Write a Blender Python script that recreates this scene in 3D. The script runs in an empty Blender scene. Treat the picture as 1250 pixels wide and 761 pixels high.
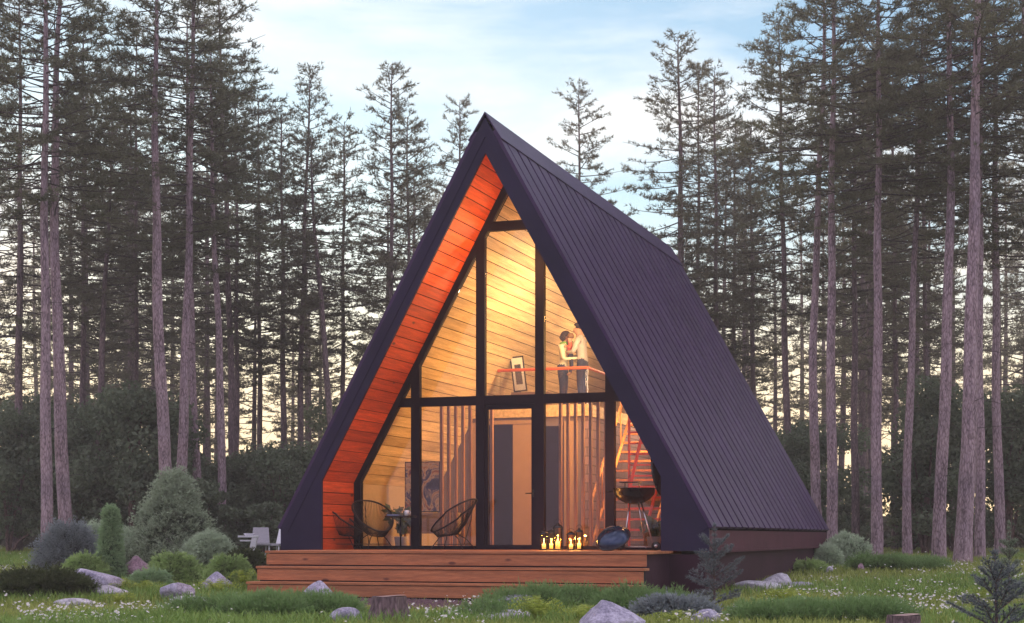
import bpy, bmesh, math
import numpy as np
from mathutils import Vector, Matrix
R = math.radians
C = bpy.context.scene.collection
F, HY, EYE = 1984.0, 654.9, 1.15          # focal length and horizon of the 1250 px wide photograph, eye height

# ------------------------------------------------------------------ basics
def ground_z(x, y):
    x = np.asarray(x, float); y = np.asarray(y, float)
    t = np.clip((y - 24) / 38, 0, 1)
    z = 0.68 * (t * 1.5 - 0.5 * t ** 2.2)
    z = z + 0.03 * np.sin(x * 0.55 + 1.3) * np.cos(y * 0.41) + 0.015 * np.sin(x * 1.7 + y * 1.1)
    z = z + 0.12 * np.exp(-(((x + 6.6) / 2.4) ** 2 + ((y - 41) / 4.0) ** 2))
    return z
def gz(x, y): return float(ground_z(x, y))
def at(px, Y):                              # the x of a pixel column at a distance
    return (px - 625) / F * Y
def pz(py, Y): return EYE + (HY - py) / F * Y

def tag(o, label=None, cat=None, group=None, kind=None):
    if label: o['label'] = label
    if cat: o['category'] = cat
    if group: o['group'] = group
    if kind: o['kind'] = kind
    return o
def empty(name, loc, rz=0.0, label=None, cat=None, group=None, scale=1.0):
    o = bpy.data.objects.new(name, None); C.objects.link(o)
    o.empty_display_size = 0.2
    o.location = loc; o.rotation_euler = (0, 0, rz); o.scale = (scale,) * 3
    return tag(o, label, cat, group)
def link(name, me, parent=None, loc=None):
    o = bpy.data.objects.new(name, me); C.objects.link(o)
    if parent: o.parent = parent
    if loc is not None: o.location = loc
    return o
def copy_tree(o, parent=None):
    c = o.copy(); C.objects.link(c); c.parent = parent
    for ch in o.children: copy_tree(ch, c)
    return c

def np_mesh(name, V, Fc, mats, midx=None, smooth=False):
    """V (n,3) verts, Fc (m,k) faces of one size"""
    me = bpy.data.meshes.new(name)
    V = np.ascontiguousarray(V, np.float32); Fc = np.ascontiguousarray(Fc, np.int32)
    m, k = Fc.shape
    me.vertices.add(len(V)); me.vertices.foreach_set('co', V.ravel())
    me.loops.add(m * k); me.loops.foreach_set('vertex_index', Fc.ravel())
    me.polygons.add(m)
    me.polygons.foreach_set('loop_start', np.arange(0, m * k, k, dtype=np.int32))
    if midx is not None: me.polygons.foreach_set('material_index', np.ascontiguousarray(midx, np.int32))
    for mt in (mats if isinstance(mats, (list, tuple)) else [mats]): me.materials.append(mt)
    me.update(calc_edges=True)
    if smooth: me.polygons.foreach_set('use_smooth', np.ones(m, bool))
    return me

class MB:
    def __init__(s): s.v = []; s.f = []; s.mi = []; s.sm = []; s.cur = 0
    def add(s, V, Fs, smooth=False):
        b = len(s.v); s.v += [tuple(map(float, p)) for p in V]
        for f in Fs: s.f.append(tuple(b + i for i in f)); s.mi.append(s.cur); s.sm.append(smooth)
        return s
    def box(s, x0, x1, y0, y1, z0, z1):
        V = [(x, y, z) for z in (z0, z1) for y in (y0, y1) for x in (x0, x1)]
        return s.add(V, [(0, 2, 3, 1), (4, 5, 7, 6), (0, 1, 5, 4), (2, 6, 7, 3), (0, 4, 6, 2), (1, 3, 7, 5)])
    def prism(s, poly, a, b, axis='y'):
        """poly in the plane normal to axis; y: (x,z)  x: (y,z)  z: (x,y)"""
        n = len(poly)
        def p(q, t): return {'y': (q[0], t, q[1]), 'x': (t, q[0], q[1]), 'z': (q[0], q[1], t)}[axis]
        V = [p(q, a) for q in poly] + [p(q, b) for q in poly]
        return s.add(V, [tuple(range(n)), tuple(range(2 * n - 1, n - 1, -1))] +
                     [(i, i + n, (i + 1) % n + n, (i + 1) % n) for i in range(n)])
    def tube(s, P, r, n=8, cap=True, closed=False, smooth=True):
        P = [Vector(p) for p in P]; m = len(P)
        r = [r] * m if not hasattr(r, '__len__') else list(r)
        V = []; ref = None
        for i, p in enumerate(P):
            a = P[(i - 1) % m] if (i > 0 or closed) else p
            b = P[(i + 1) % m] if (i < m - 1 or closed) else p
            t = (b - a); t = t.normalized() if t.length > 1e-9 else Vector((0, 0, 1))
            if ref is None:
                ref = t.orthogonal().normalized()
            x = (ref - t * ref.dot(t)); x = x.normalized() if x.length > 1e-6 else t.orthogonal().normalized()
            ref = x; y = t.cross(x)
            for k in range(n):
                c = 2 * math.pi * k / n
                V.append(p + (x * math.cos(c) + y * math.sin(c)) * r[i])
        Fs = []
        for i in range(m if closed else m - 1):
            j = (i + 1) % m
            for k in range(n):
                Fs.append((i * n + k, i * n + (k + 1) % n, j * n + (k + 1) % n, j * n + k))
        if cap and not closed: Fs += [tuple(range(n - 1, -1, -1)), tuple((m - 1) * n + k for k in range(n))]
        return s.add(V, Fs, smooth)
    def lathe(s, prof, n=20, c=(0, 0, 0), smooth=True, M=None):
        V = []; Fs = []
        for r, z in prof:
            for k in range(n):
                a = 2 * math.pi * k / n
                q = Vector((r * math.cos(a), r * math.sin(a), z))
                if M: q = M @ q
                V.append((q[0] + c[0], q[1] + c[1], q[2] + c[2]))
        for i in range(len(prof) - 1):
            for k in range(n): Fs.append((i * n + k, i * n + (k + 1) % n, (i + 1) * n + (k + 1) % n, (i + 1) * n + k))
        return s.add(V, Fs, smooth)
    def build(s, name, mats, parent=None, loc=None, bevel=0):
        me = bpy.data.meshes.new(name); me.from_pydata(s.v, [], s.f)
        for m in (mats if isinstance(mats, (list, tuple)) else [mats]): me.materials.append(m)
        me.polygons.foreach_set('material_index', s.mi); me.polygons.foreach_set('use_smooth', s.sm)
        me.update()
        bm = bmesh.new(); bm.from_mesh(me); bmesh.ops.recalc_face_normals(bm, faces=bm.faces); bm.to_mesh(me); bm.free()
        o = link(name, me, parent, loc)
        if bevel:
            b = o.modifiers.new('bevel', 'BEVEL'); b.width = bevel; b.segments = 2; b.limit_method = 'ANGLE'
        return o

# ------------------------------------------------------------------ materials
def mat(name):
    m = bpy.data.materials.new(name); m.use_nodes = True
    nt = m.node_tree; b = nt.nodes['Principled BSDF']
    return m, nt, b
def N(nt, t, **k):
    n = nt.nodes.new(t)
    for a, v in k.items(): setattr(n, a, v)
    return n
def ramp(nt, fac, stops):
    r = N(nt, 'ShaderNodeValToRGB'); e = r.color_ramp.elements
    e[0].position, e[0].color = stops[0][0], (*stops[0][1], 1)
    e[1].position, e[1].color = stops[-1][0], (*stops[-1][1], 1)
    for p, c in stops[1:-1]:
        x = e.new(p); x.color = (*c, 1)
    nt.links.new(fac, r.inputs[0]); return r.outputs[0]
def coords(nt, scale=(1, 1, 1)):
    tc = N(nt, 'ShaderNodeTexCoord'); mp = N(nt, 'ShaderNodeMapping'); mp.inputs['Scale'].default_value = scale
    nt.links.new(tc.outputs['Object'], mp.inputs[0]); return mp.outputs[0]
def noise(nt, vec, scale, detail=4, rough=.55, dist=0):
    n = N(nt, 'ShaderNodeTexNoise'); n.inputs['Scale'].default_value = scale; n.inputs['Detail'].default_value = detail
    n.inputs['Roughness'].default_value = rough; n.inputs['Distortion'].default_value = dist
    nt.links.new(vec, n.inputs['Vector']); return n.outputs[0]
def bump(nt, b, h, strength=.3, dist=.02):
    n = N(nt, 'ShaderNodeBump'); n.inputs['Strength'].default_value = strength; n.inputs['Distance'].default_value = dist
    nt.links.new(h, n.inputs['Height']); nt.links.new(n.outputs[0], b.inputs['Normal'])
def plain(name, col, rough=.6, metal=0, var=.15, scale=6, emit=None, es=0, spec=.4):
    m, nt, b = mat(name); b.inputs['Specular IOR Level'].default_value = spec
    c = noise(nt, coords(nt), scale)
    o = ramp(nt, c, [(.3, tuple(x * (1 - var) for x in col)), (.7, tuple(min(1, x * (1 + var)) for x in col))])
    nt.links.new(o, b.inputs['Base Color'])
    b.inputs['Roughness'].default_value = rough; b.inputs['Metallic'].default_value = metal
    if emit:
        b.inputs['Emission Color'].default_value = (*emit, 1); b.inputs['Emission Strength'].default_value = es
    return m
def wood(name, base, dark, light, grain=(1, 1, 1), rough=.55, knots=True, board=None, kn=(.10, .03, .015)):
    """grain: the scale of the object coordinates, small along the grain"""
    m, nt, b = mat(name)
    v = coords(nt, grain)
    g = noise(nt, v, 9, 6, .65, .4)
    big = noise(nt, coords(nt, tuple(x * .5 for x in grain)), 3.2, 2)
    c1 = ramp(nt, g, [(.25, dark), (.5, base), (.8, light)])
    c2 = ramp(nt, big, [(.3, (.72, .72, .72)), (.7, (1.22, 1.22, 1.22))])
    mx = N(nt, 'ShaderNodeMix', data_type='RGBA', blend_type='MULTIPLY'); mx.inputs[0].default_value = 1
    nt.links.new(c1, mx.inputs[6]); nt.links.new(c2, mx.inputs[7]); out = mx.outputs[2]
    if knots:
        vo = N(nt, 'ShaderNodeTexVoronoi'); vo.inputs['Scale'].default_value = 2.6
        nt.links.new(coords(nt, tuple(.45 + .55 * min(1, x / max(grain)) if x < max(grain) else 1.25 for x in grain)), vo.inputs['Vector'])
        k = ramp(nt, vo.outputs['Distance'], [(.055, (1, 1, 1)), (.11, (0, 0, 0))])
        m2 = N(nt, 'ShaderNodeMix', data_type='RGBA'); nt.links.new(k, m2.inputs[0]); nt.links.new(out, m2.inputs[6])
        m2.inputs[7].default_value = (*kn, 1); out = m2.outputs[2]
    ge = N(nt, 'ShaderNodeNewGeometry'); pr_ = ramp(nt, ge.outputs['Random Per Island'], [(0, (.74, .72, .70)), (.5, (1, 1, 1)), (1, (1.22, 1.25, 1.3))])
    m3 = N(nt, 'ShaderNodeMix', data_type='RGBA', blend_type='MULTIPLY'); m3.inputs[0].default_value = 1; nt.links.new(out, m3.inputs[6]); nt.links.new(pr_, m3.inputs[7]); out = m3.outputs[2]
    nt.links.new(out, b.inputs['Base Color']); b.inputs['Roughness'].default_value = rough
    bump(nt, b, g, .25, .006)
    return m
def leafy(name, dark, light, trans=.35, scale=1.3, rough=.6, tip=False):
    m, nt, b = mat(name)
    n1 = noise(nt, coords(nt), scale, 3); n2 = noise(nt, coords(nt), scale * 9, 2)
    ad = N(nt, 'ShaderNodeMath', operation='ADD'); nt.links.new(n1, ad.inputs[0]); nt.links.new(n2, ad.inputs[1])
    hf = N(nt, 'ShaderNodeMath', operation='MULTIPLY'); hf.inputs[1].default_value = .5; nt.links.new(ad.outputs[0], hf.inputs[0])
    fac = hf.outputs[0]
    if tip:                                  # paler young growth at the tips; dark shoot bases paint in inner shade
        at_ = N(nt, 'ShaderNodeAttribute', attribute_name='tip'); q = N(nt, 'ShaderNodeMath', operation='MULTIPLY_ADD'); q.inputs[1].default_value = .42; q.inputs[2].default_value = .29
        nt.links.new(at_.outputs['Fac'], q.inputs[0]); h2 = N(nt, 'ShaderNodeMath', operation='MULTIPLY_ADD'); h2.inputs[1].default_value = .5; h2.inputs[2].default_value = -.25; nt.links.new(fac, h2.inputs[0])
        a2 = N(nt, 'ShaderNodeMath', operation='ADD'); nt.links.new(q.outputs[0], a2.inputs[0]); nt.links.new(h2.outputs[0], a2.inputs[1]); fac = a2.outputs[0]
    c = ramp(nt, fac, [(.36, dark), (.64, light)])
    nt.links.new(c, b.inputs['Base Color']); b.inputs['Roughness'].default_value = rough
    b.inputs['Specular IOR Level'].default_value = .25
    tr = N(nt, 'ShaderNodeBsdfTranslucent'); nt.links.new(c, tr.inputs['Color'])
    mx = N(nt, 'ShaderNodeMixShader'); mx.inputs[0].default_value = trans
    out = nt.nodes['Material Output']
    nt.links.new(b.outputs[0], mx.inputs[1]); nt.links.new(tr.outputs[0], mx.inputs[2]); nt.links.new(mx.outputs[0], out.inputs[0])
    return m
def bark(name, c0, c1, c2):
    m, nt, b = mat(name)
    v = coords(nt, (1, 1, .16))
    a = noise(nt, v, 9, 6, .7, .8)
    vo = N(nt, 'ShaderNodeTexVoronoi', feature='DISTANCE_TO_EDGE'); vo.inputs['Scale'].default_value = 19
    nt.links.new(coords(nt, (1, 1, .3)), vo.inputs['Vector'])
    mu = N(nt, 'ShaderNodeMath', operation='MULTIPLY_ADD'); mu.inputs[1].default_value = .9; mu.inputs[2].default_value = 0
    nt.links.new(vo.outputs[0], mu.inputs[0])
    ad = N(nt, 'ShaderNodeMath', operation='ADD'); nt.links.new(a, ad.inputs[0]); nt.links.new(mu.outputs[0], ad.inputs[1])
    big = noise(nt, coords(nt), .7, 3)
    c = ramp(nt, ad.outputs[0], [(.42, c0), (.62, c1), (.85, c2)])
    q = ramp(nt, big, [(.3, (.75, .75, .8)), (.7, (1.2, 1.15, 1.1))])
    mx = N(nt, 'ShaderNodeMix', data_type='RGBA', blend_type='MULTIPLY'); mx.inputs[0].default_value = 1
    nt.links.new(c, mx.inputs[6]); nt.links.new(q, mx.inputs[7]); nt.links.new(mx.outputs[2], b.inputs['Base Color'])
    b.inputs['Roughness'].default_value = .9
    bump(nt, b, ad.outputs[0], .9, .05)
    return m

M = {}
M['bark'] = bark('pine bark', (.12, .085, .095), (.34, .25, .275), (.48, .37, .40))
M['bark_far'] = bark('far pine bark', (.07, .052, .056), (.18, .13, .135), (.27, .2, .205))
M['limb'] = bark('dark limb bark', (.03, .024, .024), (.07, .055, .055), (.12, .09, .09))
M['bark_brown'] = bark('brown bark', (.05, .03, .028), (.15, .09, .08), (.24, .15, .13))
M['needle'] = leafy('pine needles', (.075, .085, .048), (.24, .24, .145), .45)
M['needle_far'] = leafy('far pine needles', (.075, .078, .052), (.22, .21, .14), .45)
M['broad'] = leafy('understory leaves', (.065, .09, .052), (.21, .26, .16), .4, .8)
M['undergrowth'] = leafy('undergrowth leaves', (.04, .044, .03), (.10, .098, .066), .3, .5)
M['spruce'] = leafy('grey green spruce', (.07, .10, .06), (.42, .50, .34), .2, 2.5, tip=True)
M['blue'] = leafy('blue grey spruce', (.05, .065, .07), (.30, .34, .34), .2, 3, tip=True)
M['fresh'] = leafy('fresh green needles', (.06, .11, .03), (.40, .54, .20), .25, 4, tip=True)
M['mugo'] = leafy('pale pine needles', (.08, .12, .07), (.48, .58, .40), .2, 3, tip=True)
M['dwarf'] = leafy('dwarf spruce needles', (.055, .11, .05), (.34, .48, .25), .2, 5, tip=True)
M['juniper'] = leafy('dark juniper needles', (.03, .045, .018), (.085, .11, .04), .2, 4, tip=True)
M['creeper'] = leafy('creeping juniper needles', (.03, .07, .022), (.22, .35, .12), .25, 2, tip=True)
M['fern'] = leafy('fern fronds', (.20, .27, .04), (.52, .60, .12), .35, 3)
M['grass'] = leafy('lawn grass', (.17, .23, .04), (.42, .47, .12), .3, .55)
M['grass_dark'] = leafy('lush grass', (.11, .21, .035), (.30, .44, .11), .3, .8)
M['petal'] = plain('daisy petals', (.62, .61, .60), .6, var=.05)
M['yolk'] = plain('daisy centre', (.6, .45, .05), .6)

def metal_sheet(name, col, rough=.42):
    m, nt, b = mat(name)
    a = noise(nt, coords(nt, (1, 1, 1)), 1.2, 5); f = noise(nt, coords(nt, (6, 6, 1)), 5, 4)
    c = ramp(nt, a, [(.3, tuple(x * .78 for x in col)), (.7, tuple(x * 1.2 for x in col))])
    nt.links.new(c, b.inputs['Base Color'])
    r = N(nt, 'ShaderNodeMapRange'); r.inputs[3].default_value = rough - .08; r.inputs[4].default_value = rough + .14
    nt.links.new(f, r.inputs[0]); nt.links.new(r.outputs[0], b.inputs['Roughness'])
    b.inputs['Metallic'].default_value = .0; b.inputs['Specular IOR Level'].default_value = .14
    bump(nt, b, f, .05, .01)
    return m
M['roof'] = metal_sheet('roof metal', (.058, .031, .082), .42)
M['seam'] = metal_sheet('roof seam shadow gap metal', (.008, .004, .010), .8)  # base sheet darkened to paint extra shade into the gaps between pans
M['fascia'] = metal_sheet('fascia metal', (.023, .016, .044), .5)
M['side'] = metal_sheet('maroon cladding', (.080, .023, .038), .65)
M['plinth'] = metal_sheet('dark plinth', (.042, .014, .026), .7)
M['frame'] = plain('window frame paint', (.011, .007, .017), .6, var=.1, spec=.12)
M['void'] = plain('dark underside', (.008, .007, .009), .9)  # near-black colour stands in for shade behind boards and under steps
M['soffit'] = wood('red soffit boards', (.56, .078, .012), (.38, .042, .007), (.66, .12, .018), (14, .8, 14), .5)
M['pine'] = wood('pine lining', (.68, .49, .26), (.56, .38, .18), (.77, .59, .34), (10, .6, 10), .5, knots=False)
M['deck'] = wood('cedar deck boards', (.45, .160, .062), (.28, .085, .032), (.56, .22, .09), (.7, 9, 9), .55, kn=(.13, .035, .018))
M['slat'] = wood('oak battens', (.46, .20, .07), (.32, .12, .04), (.55, .26, .10), (10, 10, .8), .5, knots=False)
M['floorwood'] = wood('oak floor', (.33, .19, .09), (.25, .13, .06), (.4, .24, .12), (8, .8, 8), .4, knots=False)
M['plaster'] = plain('warm plaster', (.48, .36, .25), .85, var=.05)
M['lilac'] = plain('lilac grey wall', (.20, .155, .17), .85, var=.07)
M['beige'] = plain('beige door', (.42, .27, .17), .6, var=.05)
M['darkdoor'] = plain('dark sliding door', (.014, .011, .034), .6, var=.2, spec=.15)
M['redsteel'] = plain('red painted steel', (.62, .075, .025), .45, var=.1)
M['rail'] = plain('red wooden handrail', (.55, .11, .04), .45, var=.1)
M['black'] = plain('black enamel', (.012, .012, .015), .25, var=.2)
M['cord'] = plain('black cord', (.014, .012, .016), .5)
M['steel'] = plain('brushed steel', (.62, .6, .62), .3, 1.0, var=.1)
M['whiteplastic'] = plain('white plastic', (.72, .72, .76), .5, var=.04)
M['greyfabric'] = plain('grey mesh fabric', (.36, .35, .38), .85, var=.1, scale=40)
M['wax'] = plain('candle wax', (.85, .78, .6), .5, var=.03, emit=(1, .50, .14), es=.5)  # weak emission paints the flame's glow into the wax
M['flame'] = plain('candle flame', (1, .7, .3), .5, var=0, emit=(1, .52, .14), es=7)
M['ceramic'] = plain('pale ceramic', (.7, .7, .72), .3, var=.05)
M['book'] = plain('blue grey book cover', (.2, .22, .34), .5)
M['paper'] = plain('paper pages', (.75, .72, .66), .8, var=.04)
M['cabinet'] = wood('light cabinet wood', (.55, .40, .22), (.45, .3, .15), (.62, .47, .28), (1, 9, 9), .5, knots=False)
M['pot'] = plain('white pot', (.6, .58, .56), .5)
M['leafgreen'] = leafy('house plant leaves', (.05, .09, .02), (.16, .22, .06), .3, 6)
M['knob'] = plain('black handle', (.01, .01, .01), .35)

def brick(name):
    m, nt, b = mat(name)
    t = N(nt, 'ShaderNodeTexBrick'); t.inputs['Scale'].default_value = 1
    t.inputs['Color1'].default_value = (.33, .22, .24, 1); t.inputs['Color2'].default_value = (.26, .17, .19, 1); t.inputs['Mortar'].default_value = (.13, .09, .10, 1)
    t.inputs['Brick Width'].default_value = .5; t.inputs['Row Height'].default_value = .19; t.inputs['Mortar Size'].default_value = .012
    tc = N(nt, 'ShaderNodeTexCoord'); sp = N(nt, 'ShaderNodeSeparateXYZ'); cb = N(nt, 'ShaderNodeCombineXYZ')
    nt.links.new(tc.outputs['Object'], sp.inputs[0]); ad = N(nt, 'ShaderNodeMath', operation='ADD')
    nt.links.new(sp.outputs[0], ad.inputs[0]); nt.links.new(sp.outputs[1], ad.inputs[1])
    nt.links.new(ad.outputs[0], cb.inputs[0]); nt.links.new(sp.outputs[2], cb.inputs[1]); nt.links.new(cb.outputs[0], t.inputs['Vector'])
    nt.links.new(t.outputs[0], b.inputs['Base Color']); b.inputs['Roughness'].default_value = .85
    bump(nt, b, t.outputs[1], -.4, .01)
    return m
M['brick'] = brick('pinkish brick')
def rockmat(name, c0, c1, c2):
    m, nt, b = mat(name)
    a = noise(nt, coords(nt), 3.2, 8, .68, .5); s = noise(nt, coords(nt), 26, 4, .7); l = noise(nt, coords(nt), 1.4, 5, .6)
    c = ramp(nt, a, [(.32, c0), (.5, c1), (.66, c2)])
    k = ramp(nt, s, [(.38, (.62, .60, .63)), (.6, (1.22, 1.2, 1.2))])
    mx = N(nt, 'ShaderNodeMix', data_type='RGBA', blend_type='MULTIPLY'); mx.inputs[0].default_value = 1
    nt.links.new(c, mx.inputs[6]); nt.links.new(k, mx.inputs[7])
    li = ramp(nt, l, [(.58, (0, 0, 0)), (.68, (.6, .6, .6))])
    m2 = N(nt, 'ShaderNodeMix', data_type='RGBA'); nt.links.new(li, m2.inputs[0]); nt.links.new(mx.outputs[2], m2.inputs[6])
    m2.inputs[7].default_value = (.20, .19, .15, 1)
    nt.links.new(m2.outputs[2], b.inputs['Base Color']); b.inputs['Roughness'].default_value = .85
    bump(nt, b, a, .8, .06)
    return m
M['rock'] = rockmat('lilac grey granite', (.19, .18, .25), (.37, .35, .44), (.54, .52, .62))
M['rock_red'] = rockmat('reddish granite', (.17, .10, .13), (.30, .19, .23), (.42, .30, .34))
M['rock_pale'] = rockmat('pale limestone', (.26, .25, .29), (.43, .42, .46), (.58, .57, .60))
def glass(name='thin window glass', tint=(.94, .93, .95)):
    m = bpy.data.materials.new(name); m.use_nodes = True; nt = m.node_tree; nt.nodes.clear()
    o = N(nt, 'ShaderNodeOutputMaterial'); t = N(nt, 'ShaderNodeBsdfTransparent'); g = N(nt, 'ShaderNodeBsdfGlossy')
    g.inputs['Roughness'].default_value = .02; t.inputs[0].default_value = (*tint, 1)
    fr = N(nt, 'ShaderNodeFresnel'); fr.inputs[0].default_value = 1.5
    mu = N(nt, 'ShaderNodeMath', operation='MULTIPLY'); mu.inputs[1].default_value = 1.0; nt.links.new(fr.outputs[0], mu.inputs[0])
    mx = N(nt, 'ShaderNodeMixShader'); nt.links.new(mu.outputs[0], mx.inputs[0]); nt.links.new(t.outputs[0], mx.inputs[1]); nt.links.new(g.outputs[0], mx.inputs[2])
    nt.links.new(mx.outputs[0], o.inputs[0]); return m
M['glass'] = glass(); M['amber'] = glass('amber lantern glass', (1, .80, .50))
def groundmat():
    m, nt, b = mat('forest lawn soil')
    a = noise(nt, coords(nt), .35, 5); s = noise(nt, coords(nt), 5, 6, .7)
    c = ramp(nt, a, [(.35, (.09, .115, .03)), (.5, (.15, .18, .045)), (.66, (.20, .22, .065))])
    k = ramp(nt, s, [(.3, (.45, .42, .38)), (.65, (1.25, 1.22, 1.2))])
    mx = N(nt, 'ShaderNodeMix', data_type='RGBA', blend_type='MULTIPLY'); mx.inputs[0].default_value = 1
    nt.links.new(c, mx.inputs[6]); nt.links.new(k, mx.inputs[7]); nt.links.new(mx.outputs[2], b.inputs['Base Color'])
    b.inputs['Roughness'].default_value = .95; bump(nt, b, s, .8, .06)
    return m
M['ground'] = groundmat()
M['gravel'] = plain('dark red gravel', (.12, .07, .08), .9, var=.4, scale=20)
def stumpside():
    return bark('stump bark', (.07, .045, .05), (.17, .115, .12), (.27, .19, .19))
M['stump'] = stumpside()
M['cut'] = wood('cut stump wood', (.34, .22, .19), (.22, .13, .12), (.44, .31, .27), (3, 3, 3), .8, knots=False)

# ------------------------------------------------------------------ foliage primitives
def tufts(rng, P, D, k, length, width, spread=.6, lv=.35):
    """k needles (one thin triangle each) from each point P, about direction D"""
    n = len(P)
    P = np.repeat(P, k, 0); D = np.repeat(D, k, 0)
    d = D + rng.normal(0, spread, (n * k, 3)); d /= np.linalg.norm(d, axis=1)[:, None] + 1e-9
    s = np.cross(d, rng.normal(0, 1, (n * k, 3))); s /= np.linalg.norm(s, axis=1)[:, None] + 1e-9
    L = length * (1 + rng.uniform(-lv, lv, (n * k, 1)))
    w = width * .5
    V = np.stack([P - s * w, P + s * w, P + d * L], 1).reshape(-1, 3)
    return V
def tri_faces(n): return np.arange(n).reshape(-1, 3)
def leaves(rng, P, Nn, size, lv=.4):
    """diamond leaves (two triangles) facing roughly Nn"""
    n = len(P)
    d = Nn + rng.normal(0, .8, (n, 3)); d /= np.linalg.norm(d, axis=1)[:, None] + 1e-9
    a = np.cross(d, rng.normal(0, 1, (n, 3))); a /= np.linalg.norm(a, axis=1)[:, None] + 1e-9
    b = np.cross(d, a); S = size * (1 + rng.uniform(-lv, lv, (n, 1)))
    q = np.stack([P - a * S * .5, P + b * S * .28, P + a * S * .5, P - b * S * .28], 1)
    return q.reshape(-1, 3)
def limb(path, r, n=5):
    """one tube: returns V, quads"""
    path = np.asarray(path, float); m = len(path)
    t = np.gradient(path, axis=0); t /= np.linalg.norm(t, axis=1)[:, None] + 1e-9
    ref = np.array([0, 0, 1.0]) if abs(t[0, 2]) < .9 else np.array([1.0, 0, 0])
    x = np.cross(t, ref); x /= np.linalg.norm(x, axis=1)[:, None] + 1e-9; y = np.cross(t, x)
    a = np.linspace(0, 2 * np.pi, n, endpoint=False)
    V = path[:, None, :] + (x[:, None, :] * np.cos(a)[None, :, None] + y[:, None, :] * np.sin(a)[None, :, None]) * np.asarray(r, float).reshape(-1, 1, 1)
    i, k = np.meshgrid(np.arange(m - 1), np.arange(n), indexing='ij'); k2 = (k + 1) % n
    Q = np.stack([i * n + k, i * n + k2, (i + 1) * n + k2, (i + 1) * n + k], -1).reshape(-1, 4)
    return V.reshape(-1, 3), Q
class Acc:
    def __init__(s): s.V = []; s.F = []; s.n = 0
    def add(s, V, Fc): s.V.append(V); s.F.append(Fc + s.n); s.n += len(V)
    def mesh(s, name, m, smooth=True): return np_mesh(name, np.concatenate(s.V), np.concatenate(s.F), m, smooth=smooth)

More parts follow.
